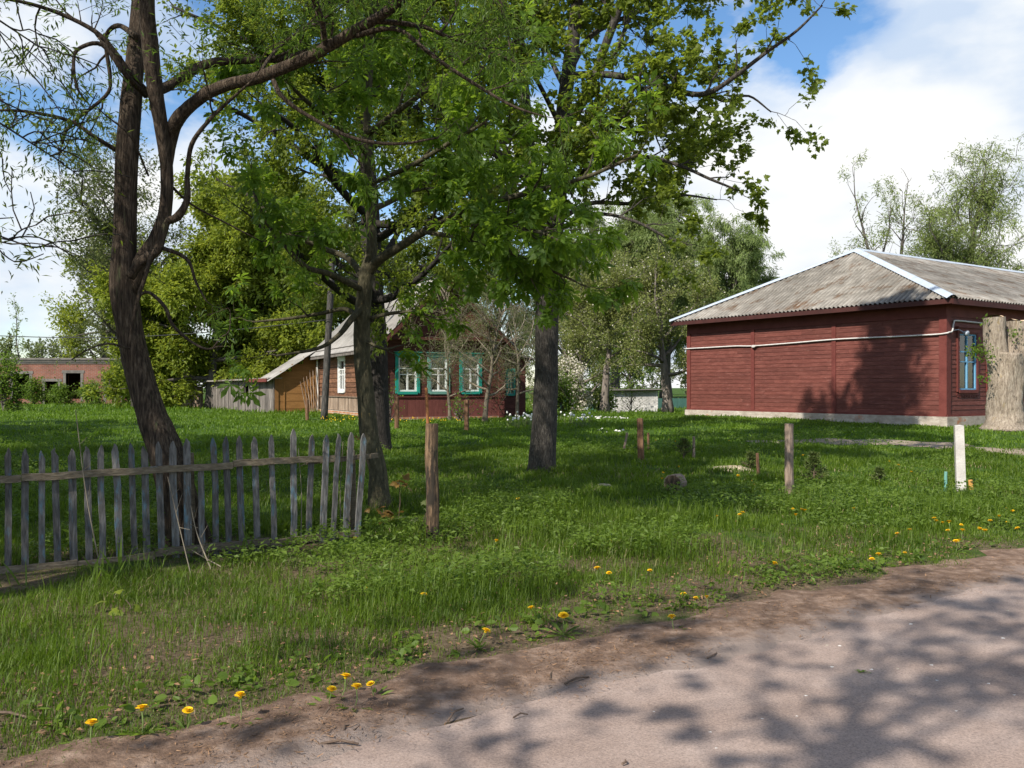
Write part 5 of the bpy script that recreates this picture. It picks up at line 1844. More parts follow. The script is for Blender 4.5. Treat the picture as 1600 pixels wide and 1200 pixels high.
# ------------------------------------------------------------------ picket fence
def fence():
    tops = [14, 39, 64, 85, 112, 136, 158, 180, 204, 225, 247, 270, 291, None, 333, 353, 373, 397, 424, 459, 488, 508, 527, 547, 566]
    topy = [700, 701, 704, 700, 701, 697, 695, 693, 692, 697, 690, 689, 685, 728, 684, 682, 681, 682, 679, 670, 679, 679, 677, 675, 677]
    base = [13, 40, 66, 90, 116, 139, 161, 188, 210, 230, 253, 274, 295, 316, 338, 358, 379, 402, 428, 459, 481, 502, 518, 538, 556]
    A = np.array([(-20 - CX) / F * 7.65, 7.65])
    B = np.array([(575 - CX) / F * 9.55, 9.55])
    d = (B - A)
    L = np.linalg.norm(d)
    d /= L
    n = np.array([d[1], -d[0]])

    def s_at(x):
        k = (x - CX) / F
        s = (k * A[1] - A[0]) / (d[0] - k * d[1])
        return s, A[1] + s * d[1]
    root = thing('picket_fence', v3(A, 0), 'weathered grey picket fence with flaking blue paint in the left foreground', 'fence')
    r = np.random.default_rng(3)
    back = lambda s, o: v3(A + d * s + n * o, 0)

    def picket(sb, st, zt, w, off):
        mb = MB()
        z0 = .02 if True else 0
        g = float(ground(*(A + d * sb)))
        rows = [(g - .08, w), (g + .35, w * r.uniform(.94, 1.04)), (zt * .6, w), (zt - .075, w * .98), (zt - .03, w * .55), (zt, w * .12)]
        V = []
        for (z, ww) in rows:
            f = (z - g) / max(.1, zt - g)
            s = sb + (st - sb) * f + .004 * r.normal()
            for (a, o) in ((-.5, 0), (.5, 0), (.5, .02), (-.5, .02)):
                V.append(back(s + ww * a, off + o) + np.array([0, 0, z]))
        q = []
        for i in range(len(rows) - 1):
            b = i * 4
            for k in range(4):
                q.append((b + k, b + (k + 1) % 4, b + 4 + (k + 1) % 4, b + 4 + k))
        q.append((len(V) - 4, len(V) - 3, len(V) - 2, len(V) - 1))
        mb.add(V, q, rnd=float(r.random()))
        return mb.build('picket', M['picket'], root)
    for i, bx in enumerate(base):
        sb, Yb = s_at(bx)
        st, Yt = s_at(tops[i] if tops[i] else bx - 2)
        zt = CAMZ - (topy[i] - HY) / F * Yt
        o = picket(sb, st, zt, .059 * r.uniform(.85, 1.12), -.012 + r.normal() * .003 + (.045 if i in (21, 22, 23, 24) else 0))
        if i == 13:
            o['label'] = 'broken picket that ends below the top rail'
        if i == 19:
            o['label'] = 'picket with the most blue paint left'
    # two more beyond the picture edge
    for x in (-12, -38, -64):
        sb, Yb = s_at(x)
        picket(sb, sb, 1.07, .066, -.012)

    def rail(x0, y0, x1, y1, h=.062, off=.012, th=.035, sag=.0):
        mb = MB()
        s0, Y0 = s_at(x0)
        s1, Y1 = s_at(x1)
        z0 = CAMZ - (y0 - HY) / F * Y0
        z1 = CAMZ - (y1 - HY) / F * Y1
        m = 8
        V = []
        for i in range(m + 1):
            f = i / m
            s = s0 + (s1 - s0) * f
            z = z0 + (z1 - z0) * f - sag * math.sin(math.pi * f) + r.normal() * .003
            for (dz, o) in ((-h / 2, off), (h / 2, off), (h / 2, off + th), (-h / 2, off + th)):
                V.append(back(s, o) + np.array([0, 0, z + dz]))
        q = []
        for i in range(m):
            b = i * 4
            for k in range(4):
                q.append((b + k, b + 4 + k, b + 4 + (k + 1) % 4, b + (k + 1) % 4))
        q += [(0, 1, 2, 3), (m * 4 + 3, m * 4 + 2, m * 4 + 1, m * 4)]
        mb.add(V, q, rnd=float(r.random()))
        return mb.build('rail', M['picket_rail'], root)
    rail(-110, 758, 32, 747)
    rail(33, 746, 362, 727)
    rail(363, 724, 523, 715)
    rail(480, 722, 592, 712, .05, -.05)
    rail(-110, 899, 120, 880, .07, sag=.01)
    rail(121, 882, 240, 868, .07)
    rail(241, 863, 420, 845, .07)
    rail(421, 848, 560, 831, .065)
    for (x, h) in ((-40, .95), (300, .98), (555, .9)):
        mb = MB()
        s, Yp = s_at(x)
        b = back(s, -.12)
        g = float(ground(b[0], b[1]))
        mb.tube([b + np.array([0, 0, g - .1]), b + np.array([.01, 0, g + h * .5]), b + np.array([0, 0, g + h])], [.05, .047, .045], 9, .06)
        mb.build('post', M['picket_rail'], root, smooth=False)


fence()


# ------------------------------------------------------------------ posts, stakes, stones
def post(name, x, ytop, ybase, w, mat, label, cat='post', square=False, lean=0, group=None, taper=.95):
    b = G(x, ybase)
    Y = b[1]
    h = (ybase - ytop) / F * Y
    r = w / 2 * Y / F
    mb = MB()
    top = b + np.array([lean / F * Y, 0, h])
    if square:
        n = 5
        V = []
        for i in range(n):
            f = i / (n - 1)
            c = b + (top - b) * f
            c = c - np.array([0, 0, .15 * (1 - f)])
            rr = r * (1 - (1 - taper) * f) * 1.02
            a0 = math.radians(28)
            for k in range(4):
                a = a0 + k * math.pi / 2
                V.append(c + np.array([math.cos(a), math.sin(a), 0]) * rr * 1.15)
        V.append(top + np.array([0, 0, .012]))
        q = []
        for i in range(n - 1):
            for k in range(4):
                q.append((i * 4 + k, i * 4 + (k + 1) % 4, i * 4 + 4 + (k + 1) % 4, i * 4 + 4 + k))
        t = [((n - 1) * 4 + k, (n - 1) * 4 + (k + 1) % 4, n * 4) for k in range(4)]
        mb.add(V, q, t)
    else:
        f = np.linspace(0, 1, 9)[:, None]
        pts = (b - np.array([0, 0, .15])) * (1 - f) + top * f
        pts[1:-1] += rng.normal(size=(7, 3)) * r * .05
        mb.tube(pts, np.linspace(r, r * taper, 9), 14, .035)
    o = mb.build(name, M[mat], None, smooth=False, origin=b)
    return tag(o, label, cat, group)


def small_things():
    # big split post, with knots
    b = G(676, 845)
    o = post('wooden_post', 676, 662, 845, 21, 'post_old', 'thick split weathered post right of the picket fence', lean=-1, square=False)
    post('wooden_post', 480, 624, 656, 5.5, 'post_brown', 'short brown post before the ochre lean-to')
    post('wooden_post', 620, 620, 669, 7, 'post_brown', 'brown post before the left turquoise window')
    post('wooden_post', 669, 606, 666, 5, 'pine_pole', 'thin orange pine pole behind the thick split post', lean=-3)
    post('wooden_post', 729, 625, 673, 7, 'post_brown', 'dark post before the right turquoise window', square=True)
    post('wooden_post', 1002, 654, 721, 11, 'post_brown', 'brown square post in the grass right of the maple', square=True, lean=-2)
    post('wooden_post', 1233, 662, 770, 14, 'post_pale', 'smooth round post before the hall wall')
    post('concrete_post', 1502, 665, 768, 16, 'concrete', 'whitish concrete post at the right before the hall', square=True, lean=-4)
    post('stake', 972, 676, 705, 4, 'post_pale', 'thin stake leaning right, left of the brown square post', lean=8, cat='stake')
    post('stake', 1013, 676, 706, 4, 'post_brown', 'thin grey stake right of the brown square post', cat='stake')
    post('stake', 1084, 682, 716, 4.5, 'post_pale', 'thin upright stake beside the little conifer', cat='stake')
    post('stake', 1186, 708, 742, 5, 'post_brown', 'dark stake at the sand heap', lean=-3, cat='stake')
    post('stake', 1477, 737, 766, 5, 'teal_pale', 'blue green stake left of the concrete post', lean=1, cat='stake')
    post('stake', 1520, 750, 769, 7, 'stake_orange', 'short orange wooden stub right of the concrete post', lean=-4, cat='stake')

    # utility pole
    b = G(506, 657)
    Y = b[1]
    root = thing('utility_pole', b, 'tall dark wooden utility pole left of the cottage', 'pole')
    mb = MB()
    top = P(522, 352, Y)
    f = np.linspace(0, 1, 14)[:, None]
    mb.tube(b * (1 - f) + top * f - np.array([0, 0, .2]) * (1 - f), np.linspace(.125, .10, 14), 12, .03)
    mb.build('shaft', M['pole_black'], root, smooth=True)
    mb = MB()
    a = P(517, 499, Y - .2)
    c = P(-60, 522, Y + 4)
    m = np.array([(a * (1 - t) + c * t) - np.array([0, 0, .35 * math.sin(math.pi * t)]) for t in np.linspace(0, 1, 24)])
    mb.tube(m, np.full(24, .016), 5)
    mb.build('cable', M['cable_black'], root, smooth=True)

    # stones and log
    def lump(name, x, y, w, h, mat, label, cat, seed, dz=0, group=None, dep=1.0):
        r = np.random.default_rng(seed)
        b = G(x, y)
        s = w / 2 * b[1] / F
        hh = h * b[1] / F
        nu, nv = 14, 9
        V = []
        for i in range(nv):
            th = math.pi * i / (nv - 1)
            for j in range(nu):
                ph = 2 * math.pi * j / nu
                k = 1 + .22 * math.sin(3 * ph + seed) * math.sin(th) + .25 * (r.random() - .5)
                V.append(b + np.array([math.sin(th) * math.cos(ph) * s * k, math.sin(th) * math.sin(ph) * s * k * .8 * dep, (math.cos(th)) * hh * k * .9 + dz]))
        q = []
        for i in range(nv - 1):
            for j in range(nu):
                q.append((i * nu + j, (i + 1) * nu + j, (i + 1) * nu + (j + 1) % nu, i * nu + (j + 1) % nu))
        mb = MB()
        mb.add(V, q)
        return tag(mb.build(name, M[mat], None, smooth=False, origin=b), label, cat, group)
    lump('boulder', 943, 764, 28, 9, 'sand', 'pale yellowish stone lying in the grass', 'stone', 1)
    b = G(1054, 766)
    root = thing('log', b, 'short sawn log end lying in the grass', 'log')
    mb = MB()
    c = b + np.array([0, 0, .11])
    ax = np.array([-.35, -.93, .05])
    mb.tube([c - ax * .35, c - ax * .1, c + ax * .12, c + ax * .16], [.125, .13, .135, .13], 14, .07)
    mb.build('bark', M['post_pale'], root)
    mb = MB()
    n = 14
    a = np.arange(n) / n * 6.283
    e1 = np.cross(ax, (0, 0, 1.0))
    e1 /= np.linalg.norm(e1)
    e2 = np.cross(e1, ax)
    ring = c + ax * .168 + .118 * (np.cos(a)[:, None] * e1 + np.sin(a)[:, None] * e2)
    mb.add(np.vstack([ring, c + ax * .172]), None, [(i, (i + 1) % n, n) for i in range(n)])
    mb.build('cut_face', M['post_old'], root)
    for k, (x, y, w, h) in enumerate(((1118, 733, 44, 4), (1143, 735, 40, 8), (1158, 733, 30, 7))):
        if k == 1:
            lump('sand_heap', x, y, 74, 8, 'sand', 'flat heap of pale sand in the grass', 'sand', 5)
    # white stones edging the flower bed, white tulips
    r = np.random.default_rng(8)
    for i in range(26):
        x = 890 + i * 3.6 + r.normal() * 1.2
        lump('edging_stone', x, 653 + r.normal() * .8, r.uniform(3, 8), 2.2, 'stone_white', 'small whitened stone edging the flower bed before the sheds', 'stone', 50 + i, group='white stones edging the bed')
    for i, x in enumerate((935, 941, 947, 963, 968, 973)):
        lump('edging_stone', x, 673 + r.normal(), 5, 2.4, 'stone_white', 'small whitened stone in the grass below the bed', 'stone', 90 + i, group='white stones in the grass')
    # white flowers
    proto = None
    for i in range(46):
        if i < 26:
            x, y = r.uniform(790, 832), r.uniform(657, 672)
            lab, gr = 'small white tulip left of the maple trunk', 'white tulips left of the maple'
        else:
            x, y = r.uniform(866, 925), r.uniform(657, 670)
            lab, gr = 'small white tulip right of the maple trunk', 'white tulips right of the maple'
        b = G(x, y)
        if proto is None:
            proto = thing('tulip', b, lab, 'flower', gr)
            mb = MB()
            mb.tube([b, b + np.array([.01, 0, .15]), b + np.array([.0, 0, .30])], [.006, .005, .005], 4)
            mb.leaves(np.repeat(b[None], 4, 0), r.normal(size=(4, 3)) * np.array([.4, .4, 0]) + np.array([0, 0, 1]), r.normal(size=(4, 3)), np.array([.2, .22, .18, .24]), LANCE[0], LANCE[1], r.random(4))
            mb.build('stem', M['stem_green'], proto)
            mb = MB()
            c = b + np.array([0, 0, .30])
            mb.tube([c, c + np.array([0, 0, .025]), c + np.array([0, 0, .06]), c + np.array([0, 0, .085])], [.012, .036, .038, .02], 6)
            mb.build('flower_head', M['petal_white'], proto, smooth=True)
        else:
            copy_thing(proto, b, r.uniform(0, 6), r.uniform(.6, .95), lab, gr)
    for i, (x0, y0, x1, y1) in enumerate(((160, 905, 118, 640), (300, 905, 262, 745), (330, 890, 298, 790), (350, 888, 300, 860), (300, 862, 345, 900), (470, 850, 466, 700), (533, 842, 536, 690), (120, 850, 108, 800), (420, 700, 350, 820))):
        b = G(x0, y0)
        e = P(x1, y1, b[1] + (.12 if i != 0 else -.03))
        m = (b + e) / 2 + rng.normal(size=3) * .03
        mb = MB()
        mb.tube(smooth([b, m, e], 6), np.linspace(.006, .003, 13), 5)
        for q in range(3):
            p = b + (e - b) * (.5 + .15 * q)
            mb.tube([p, p + rng.normal(size=3) * .05 + np.array([0, 0, .06])], [.003, .0015], 4)
        tag(mb.build('dead_stalk', M['twig_grey'], None, origin=b), 'thin dead stalk leaning on the picket fence', 'stalk', 'dead stalks at the fence')
    # small conifers and dark bush
    def conifer(x, y, hpx, wpx, label, seed, mat='needle', dens=340):
        b = G(x, y)
        H = hpx * b[1] / F
        R = wpx / 2 * b[1] / F
        root = thing('conifer_sapling', b, label, 'sapling')
        rr = np.random.default_rng(seed)
        mb = MB()
        mb.tube([b, b + np.array([0, 0, H * .5]), b + np.array([0, 0, H])], [.014, .01, .004], 5)
        cr = MB()
        pos, ax = [], []
        for k in range(34):
            f = rr.random() ** .8
            az = rr.uniform(0, 6.28)
            L = R * (1 - f * .85) * rr.uniform(.7, 1.1)
            p0 = b + np.array([0, 0, H * (.05 + .9 * f)])
            d = np.array([math.cos(az), math.sin(az), .55])
            p1 = p0 + d * L
            mb.tube([p0, p1], [.006, .003], 3)
            m = int(dens / 34) + 3
            t = rr.uniform(.1, 1.05, m)[:, None]
            pos.append(p0 * (1 - t) + p1 * t)
            ax.append(d[None] * .6 + rr.normal(size=(m, 3)) * .7)
        pos, ax = np.vstack(pos), np.vstack(ax)
        cr.leaves(pos, ax, rr.normal(size=pos.shape), np.full(len(pos), .075), LANCE[0], LANCE[1], rr.random(len(pos)))
        mb.build('trunk', M['stick'], root)
        cr.build('crown', M[mat], root)
    conifer(1068, 718, 32, 36, 'thin yellowish conifer sapling beside the upright stake', 1)
    conifer(1172, 738, 30, 34, 'sparse conifer sapling at the right end of the sand heap', 2)
    conifer(1272, 757, 50, 42, 'dark bushy conifer sapling right of the smooth round post', 3, dens=800)
    conifer(1374, 758, 26, 26, 'dry low conifer sapling on the bare patch', 4, dens=200)
    # maple seedlings with bronze leaves near the split post
    def seedling(x, y, hpx, n, mat, label, seed, size=.11):
        b = G(x, y)
        H = hpx * b[1] / F
        root = thing('maple_seedling', b, label, 'seedling')
        rr = np.random.default_rng(seed)
        top = b + np.array([.05 * rr.normal(), 0, H])
        mb = MB()
        mb.tube([b, (b + top) / 2 + np.array([.015, 0, 0]), top], [.006, .005, .003], 5)
        mb.build('stem', M['stick'], root)
        cr = MB()
        p = top[None] + rr.normal(size=(n, 3)) * np.array([.10, .08, .05]) - np.array([0, 0, .02])
        ax = rr.normal(size=(n, 3)) * np.array([1, 1, .3]) - np.array([0, 0, .2])
        cr.leaves(p, ax, rr.normal(size=(n, 3)) * .3 + np.array([0, -.4, 1]), rr.uniform(.7, 1.1, n) * size, MAPLE[0], MAPLE[1], rr.random(n))
        cr.build('leaves', M[mat], root)
    seedling(622, 820, 70, 7, 'leaf_bronze', 'thin maple seedling with bronze leaves left of the thick split post', 1)
    seedling(598, 825, 30, 12, 'leaf_bronze', 'low bronze leaved seedling at the chestnut foot', 2)
    seedling(650, 838, 36, 10, 'leaf_olive', 'olive leaved seedling touching the thick split post', 3)
    seedling(255, 850, 38, 7, 'leaf_shrub', 'yellow green maple seedling behind the pickets', 4, .08)
    seedling(205, 955, 18, 6, 'leaf_lime', 'yellow green maple seedling in front of the fence', 5, .10)
    seedling(540, 742, 60, 6, 'leaf_bronze', 'reddish seedling between the last two pickets', 6, .07)

    # sticks on the verge
    def stick(x0, y0, x1, y1, w, label):
        a, c = G(x0, y0), G(x1, y1)
        rr = w / 2 * a[1] / F
        m = (a + c) / 2 + rng.normal(size=3) * .006
        mb = MB()
        up = np.array([0, 0, .012 + rr * .6])
        mb.tube([a + up, m + up * 1.4, c + up], [rr, rr * .9, rr * .7], 6, .12)
        tag(mb.build('stick', M['stick'], None, origin=a), label, 'stick')
    stick(447, 1118, 512, 1143, 4, 'long thin stick crossing a darker one on the dirt verge')
    stick(515, 1112, 487, 1145, 5, 'dark stick crossing a thin one on the dirt verge')
    stick(501, 1168, 560, 1168, 5, 'thick straight stick at the verge edge nearest the viewer')
    stick(538, 1146, 546, 1138, 3.5, 'tiny dark twig on the dirt verge')
    stick(553, 1146, 568, 1131, 3, 'small slanting twig on the dirt verge')
    stick(700, 1132, 724, 1112, 4, 'slanted stick between verge and asphalt')
    stick(832, 1050, 870, 1038, 5, 'dark stick on the verge below the big dandelion')
    stick(860, 1067, 865, 1052, 4, 'short upright looking twig on the verge')
    stick(882, 1073, 920, 1062, 3.5, 'thin stick in the shaded litter')
    stick(802, 1126, 825, 1121, 3, 'little twig on the asphalt edge')
    stick(-15, 1118, 45, 1127, 5, 'pale stick in the grass at the left picture edge')
    stick(972, 1199, 977, 1193, 4, 'tiny twig on the asphalt at the picture bottom')
    stick(1105, 1032, 1120, 1024, 3, 'small curved twig in the shaded verge')
    lump('clod', 612, 1136, 12, 7, 'stick', 'dark clod of earth on the verge', 'clod', 77)
    r = np.random.default_rng(14)
    peb = [(1182, 1010), (1184, 1012), (1191, 1124), (1119, 1170), (1292, 1009), (1312, 1010), (1362, 1047), (1456, 1040), (1403, 1046), (1259, 1088), (1423, 976), (1380, 932), (1348, 1089), (1545, 1069), (1585, 1087), (1494, 1112), (1525, 1197), (1567, 998),
           (1110, 1145), (1022, 1113), (1575, 955), (1300, 1043), (1464, 1064), (1245, 1120), (1425, 1150)]
    for i, (x, y) in enumerate(peb):
        lump('pebble', x, y, r.uniform(4, 8), 1.8, 'stone_white' if i % 4 else 'stone', 'small pale pebble lying on the asphalt', 'pebble', 200 + i, group='pebbles on the lane')
    # fallen green sprig on the lane
    b = G(1347, 1052)
    mb = MB()
    n = 9
    p = b[None] + r.normal(size=(n, 3)) * np.array([.02, .012, .003]) + np.array([0, 0, .012])
    mb.leaves(p, r.normal(size=(n, 3)) * np.array([1, 1, .1]), r.normal(size=(n, 3)) * .2 + np.array([0, 0, 1]), r.uniform(.02, .04, n), OVATE[0], OVATE[1], r.random(n))
    tag(mb.build('sprig', M['leaf_shrub'], None, origin=b), 'fallen yellow green sprig on the asphalt', 'sprig')


small_things()


# ------------------------------------------------------------------ dandelions
def dandelions():
    near = {(375, 1095): 'largest dandelion, at the verge edge in the left foreground', (292, 1112): 'dandelion beside the grass tuft left of the largest one', (222, 1112): 'small half closed dandelion in the left foreground', (142, 1134): 'leftmost dandelion, flat by the verge',
            (881, 963): 'tall stalked dandelion by the dirt verge in the middle', (832, 952): 'dandelion just left of the tall stalked one', (1053, 966): 'dandelion at the grass edge above the shaded verge',
            (568, 921): 'dandelion in long grass right of the fence end', (659, 931): 'dandelion in long grass below the thick split post', (749, 987): 'dandelion in thin grass left of the tall stalked one'}
    far = [(515, 1079), (533, 1061), (554, 1077), (585, 1069), (1086, 936), (1105, 935), (1070, 930), (1016, 893), (935, 890), (953, 896), (930, 838), (956, 848), (771, 846), (555, 843),
           (1404, 835), (1421, 829), (1461, 811), (1461, 815), (1473, 818), (1484, 817), (1500, 820), (1483, 830), (1503, 830), (1532, 828), (1537, 830), (1542, 830), (1548, 815), (1561, 808), (1573, 817), (1574, 795), (1585, 799),
           (1494, 847), (1500, 846), (1362, 875), (1372, 868), (1413, 865), (1206, 881), (1238, 796), (1252, 797), (1260, 799), (1245, 806), (1336, 795), (1423, 738), (1400, 727), (1390, 722), (1154, 743), (1175, 752), (1178, 758),
           (1032, 748), (1034, 739), (1062, 730), (1060, 756), (811, 780), (1160, 802), (1159, 805), (1190, 776), (1120, 808), (1200, 880), (1596, 826), (1525, 826), (1022, 688), (1046, 687), (1053, 690), (1138, 689), (1241, 700), (1255, 712)]
    r = np.random.default_rng(21)
    proto = None

    def make(b):
        root = thing('dandelion', b, 'x', 'flower')
        mb = MB()
        mb.tube([b, b + np.array([.008, 0, .06]), b + np.array([0, 0, .12])], [.003, .0026, .003], 5)
        mb.build('stem', M['stem_green'], root)
        mb = MB()
        c = b + np.array([0, 0, .12])
        mb.tube([c, c + np.array([0, 0, .006]), c + np.array([0, 0, .012])], [.006, .009, .008], 8)
        for k, (n, rad, dz, up) in enumerate(((22, .027, .010, .35), (20, .024, .014, .75), (16, .018, .016, 1.3), (10, .013, .018, 2.6))):
            a = np.arange(n) / n * 6.283 + k
            ax = np.stack([np.cos(a), np.sin(a), np.full(n, up)], -1)
            mb.leaves(np.repeat((c + np.array([0, 0, dz]))[None], n, 0) + ax * .001, ax, np.repeat(np.array([[0, 0, 1.0]]), n, 0), np.full(n, rad), [(-.10, 0, 0), (.10, 0, 0), (.13, 1, 0), (-.13, 1, 0)], [(0, 1, 2, 3)], r.random(n))
        mb.build('flower_head', M['petal_yellow'], root)
        mb = MB()
        n = 8
        a = np.arange(n) / n * 6.283
        ax = np.stack([np.cos(a), np.sin(a), np.full(n, .35)], -1)
        mb.leaves(np.repeat(b[None], n, 0), ax, np.repeat(np.array([[0, 0, 1.0]]), n, 0), r.uniform(.08, .14, n), [(0, 0, 0), (.05, .2, .0), (.03, .4, .02), (.1, .7, .0), (0, 1, -.12), (-.1, .7, 0), (-.03, .4, .02), (-.05, .2, 0)],
                  [(0, 1, 2), (0, 2, 3), (0, 3, 4), (0, 4, 5), (0, 5, 6), (0, 6, 7)], r.random(n))
        mb.build('leaf_rosette', M['weed'], root)
        return root
    for i, (x, y) in enumerate(list(near) + far):
        # the flower head is seen at (x, y): find the foot .12*scale below
        sc = r.uniform(.75, 1.15) * (1.15 if (x, y) in ((375, 1095), (881, 963)) else 1.0)
        b = G(x, y)
        h = .12 * sc * .75
        for _ in range(4):
            b2 = G(x, y + h * F / b[1])
            b = b2
        if (x, y) in near:
            lab, gr = near[(x, y)], None
        elif x > 1350 and y > 790:
            lab, gr = 'dandelion in the cluster at the right grass edge before the concrete post', 'dandelions at the right grass edge'
        elif y > 1000:
            lab, gr = 'dandelion in the loose row on the verge right of the largest one', 'dandelions on the verge'
        elif y > 830:
            lab, gr = 'dandelion in the middle of the foreground grass', 'dandelions in the foreground grass'
        else:
            lab, gr = 'tiny dandelion on the lawn between maple and concrete post', 'dandelions on the far lawn'
        if proto is None:
            proto = make(b)
            proto['label'] = lab
            continue
        c = copy_thing(proto, b, r.uniform(0, 6), (sc, sc, sc * .75), lab, gr)
        c.rotation_euler = (r.normal() * .16, r.normal() * .16, r.uniform(0, 6))


dandelions()


# ------------------------------------------------------------------ grass
FOOT = []


def inside_buildings(x, y):
    m = np.zeros(len(x), bool)

    def rect(C, d1, L1, d2, L2, pad):
        a = (x - C[0]) * d1[0] + (y - C[1]) * d1[1]
        b = (x - C[0]) * d2[0] + (y - C[1]) * d2[1]
        return (a > -pad) & (a < L1 + pad) & (b > -pad) & (b < L2 + pad)
    m |= rect((13.08, 27.0), (-.559, .829), 10.77, (.829, .559), 19, .02)
    C, df, nf, dw, nw, DP = COT
    m |= rect(C, df, 4.65, dw, 10, .02)
    return m


def grass():
    r = np.random.default_rng(31)

    def blades(n, y0, y1, hs, w, mat, name, label, thin=None, powr=1.0, xmul=.66, seed=0, lean=.5, cat='grass', hvar=True):
        Y = y0 + (y1 - y0) * r.random(n) ** powr
        X = (r.random(n) * 2 - 1) * (xmul * Y + 1.2)
        nn = X * RN[0] + Y * RN[1]
        u = X * RD[0] + Y * RD[1]
        edge = 4.30 + .30 * (noise2(u, u * 0, 1.3, 41) - .5) + .22 * (noise2(u, u * 0, 5, 42) - .5)
        keep = nn > edge + np.abs(r.normal(size=n)) * .08 - .03
        d1 = noise2(X, Y, .9, 43) * .6 + noise2(X, Y, 2.6, 44) * .4
        near = np.clip((9.5 - Y) / 3, 0, 1) * np.clip((X * -1 + 1.5) / 2, .25, 1) * .6
        keep &= r.random(n) < np.clip((d1 - .30 - .14 * near) * 5, .26, 1)
        # bare patch by the concrete post, the sand and the path
        for (cx, cy, rx, ry, k) in ((4.6, 13.3, 1.5, .7, .85), (3.5, 14.6, .55, .4, .9)):
            q = ((X - cx) / rx) ** 2 + ((Y - cy) / ry) ** 2
            keep &= ~((q < 1) & (r.random(n) < k * (1 - q * .6)))
        if Y.max() > 16:
            dmin = np.full(n, 9.0)
            sel = np.where((Y > 16) & (X > 3))[0]
            if len(sel):
                dd = np.sqrt(((X[sel, None] - PATH[None, ::3, 0]) ** 2 + (Y[sel, None] - PATH[None, ::3, 1]) ** 2).min(1))
                dmin[sel] = dd
            keep &= (dmin > .45) | (r.random(n) < .15)
        keep &= ~inside_buildings(X, Y)
        if thin is not None:
            keep &= thin(X, Y, nn, r)
        X, Y, nn = X[keep], Y[keep], nn[keep]
        m = len(X)
        Z = ground(X, Y)
        tall = np.clip((noise2(X, Y, 1.5, 45) - .35) * 2.2, 0, 1)
        short_edge = np.clip((nn - 4.25) / 1.2, .3, 1)
        fd = (X + 4.47) * -.676 + (Y - 7.65) * .737
        fence_short = np.where((fd > -.75) & (fd < .12) & (X < -1.6) & (Y < 10), .28, 1.0)
        h = (hs[0] + (hs[1] - hs[0]) * (tall * .7 + r.random(m) * .5)) * short_edge * r.uniform(.6, 1.15, m) * fence_short
        ww = w * r.uniform(.7, 1.3, m) * np.clip(Y / 9, .8, 3)
        az = r.random(m) * 6.283
        rad = np.stack([np.cos(az), np.sin(az)], -1)
        sd = np.stack([-rad[:, 1], rad[:, 0]], -1)
        ln = h * r.uniform(.1, lean + .35, m)
        b = np.stack([X, Y, Z - .01], -1)
        s3 = np.column_stack([sd, np.zeros(m)])
        r3 = np.column_stack([rad, np.zeros(m)])
        up = np.zeros((m, 3))
        up[:, 2] = 1
        mid = b + up * (h * .6)[:, None] + r3 * (ln * .32)[:, None]
        tip = b + up * (h * r.uniform(.80, 1.0, m))[:, None] + r3 * ln[:, None]
        wv = s3 * (ww / 2)[:, None]
        V = np.stack([b - wv, b + wv, mid + wv * .85, mid - wv * .85, tip], 1).reshape(-1, 3)
        i = np.arange(m)[:, None] * 5
        q = i + np.array([[0, 1, 2, 3]])
        t = i + np.array([[3, 2, 4]])
        mb = MB()
        rv = np.clip(r.random(m) * .8 + .2 * noise2(X, Y, .7, 46), 0, 1)
        mb.add(V, q, t, np.repeat(rv, 5))
        return tag(mb.build(name, M[mat], smooth=True), label, cat, kind='stuff')
    blades(120000, 3.4, 10.5, (.02, .06), .0055, 'grass', 'short_grass', 'short fine undergrowth between the taller foreground grass', seed=1, lean=1.2)
    blades(230000, 3.4, 10.5, (.04, .16), .0060, 'grass', 'grass', 'uneven green grass along the verge and fence in the foreground')
    blades(230000, 10, 20, (.05, .15), .0085, 'grass', 'grass', 'green meadow grass round the posts and maple')
    blades(200000, 19, 40, (.05, .12), .010, 'grass_far', 'grass', 'sunny lawn before the hall and the cottage')
    blades(60000, 38, 75, (.10, .25), .014, 'grass_far', 'grass', 'distant rough grass round the sheds and the ruin')
    # tall tufts
    blades(42000, 4.0, 12, (.14, .36), .0065, 'grass', 'tall_grass', 'taller grass tufts sticking out of the foreground turf', thin=lambda X, Y, nn, r: (noise2(X, Y, 2.2, 51) > .62) & (nn > 4.55), lean=.6)
    blades(34000, 3.6, 16, (.04, .13), .0045, 'grass_dry', 'dry_grass', 'dry straw coloured blades between the green grass', thin=lambda X, Y, nn, r: noise2(X, Y, 1.1, 52) > .45, lean=1.4)

    # broad-leaved ground cover
    def weeds(n, y0, y1, size, mat, name, label, cond, kind=ROUND, hgt=.12):
        Y = y0 + (y1 - y0) * r.random(n)
        X = (r.random(n) * 2 - 1) * (.64 * Y + 1)
        nn = X * RN[0] + Y * RN[1]
        fd = (X + 4.47) * -.676 + (Y - 7.65) * .737
        keep = (nn > 4.55) & cond(X, Y) & ~((fd > -.7) & (fd < .12) & (X < -2.2) & (Y < 10) & (r.random(n) < .85))
        keep &= ~inside_buildings(X, Y)
        X, Y = X[keep], Y[keep]
        per = 6
        m = len(X)
        H = hgt * (.5 + r.random(m)) * (.5 + noise2(X, Y, 1.2, 53))
        c = np.stack([X, Y, ground(X, Y) + H], -1)
        pos = np.repeat(c, per, 0) + r.normal(size=(m * per, 3)) * np.array([.035, .035, .03])
        ax = r.normal(size=(m * per, 3)) * np.array([1, 1, .35])
        nz = r.normal(size=(m * per, 3)) * .45 + np.array([0, 0, 1])
        mb = MB()
        mb.leaves(pos, ax, nz, size * r.uniform(.5, 1.2, m * per), kind[0], kind[1], np.clip(np.repeat(r.random(m), per) * .6 + r.random(m * per) * .4, 0, 1))
        tag(mb.build(name, M[mat], smooth=False), label, 'weeds', kind='stuff')
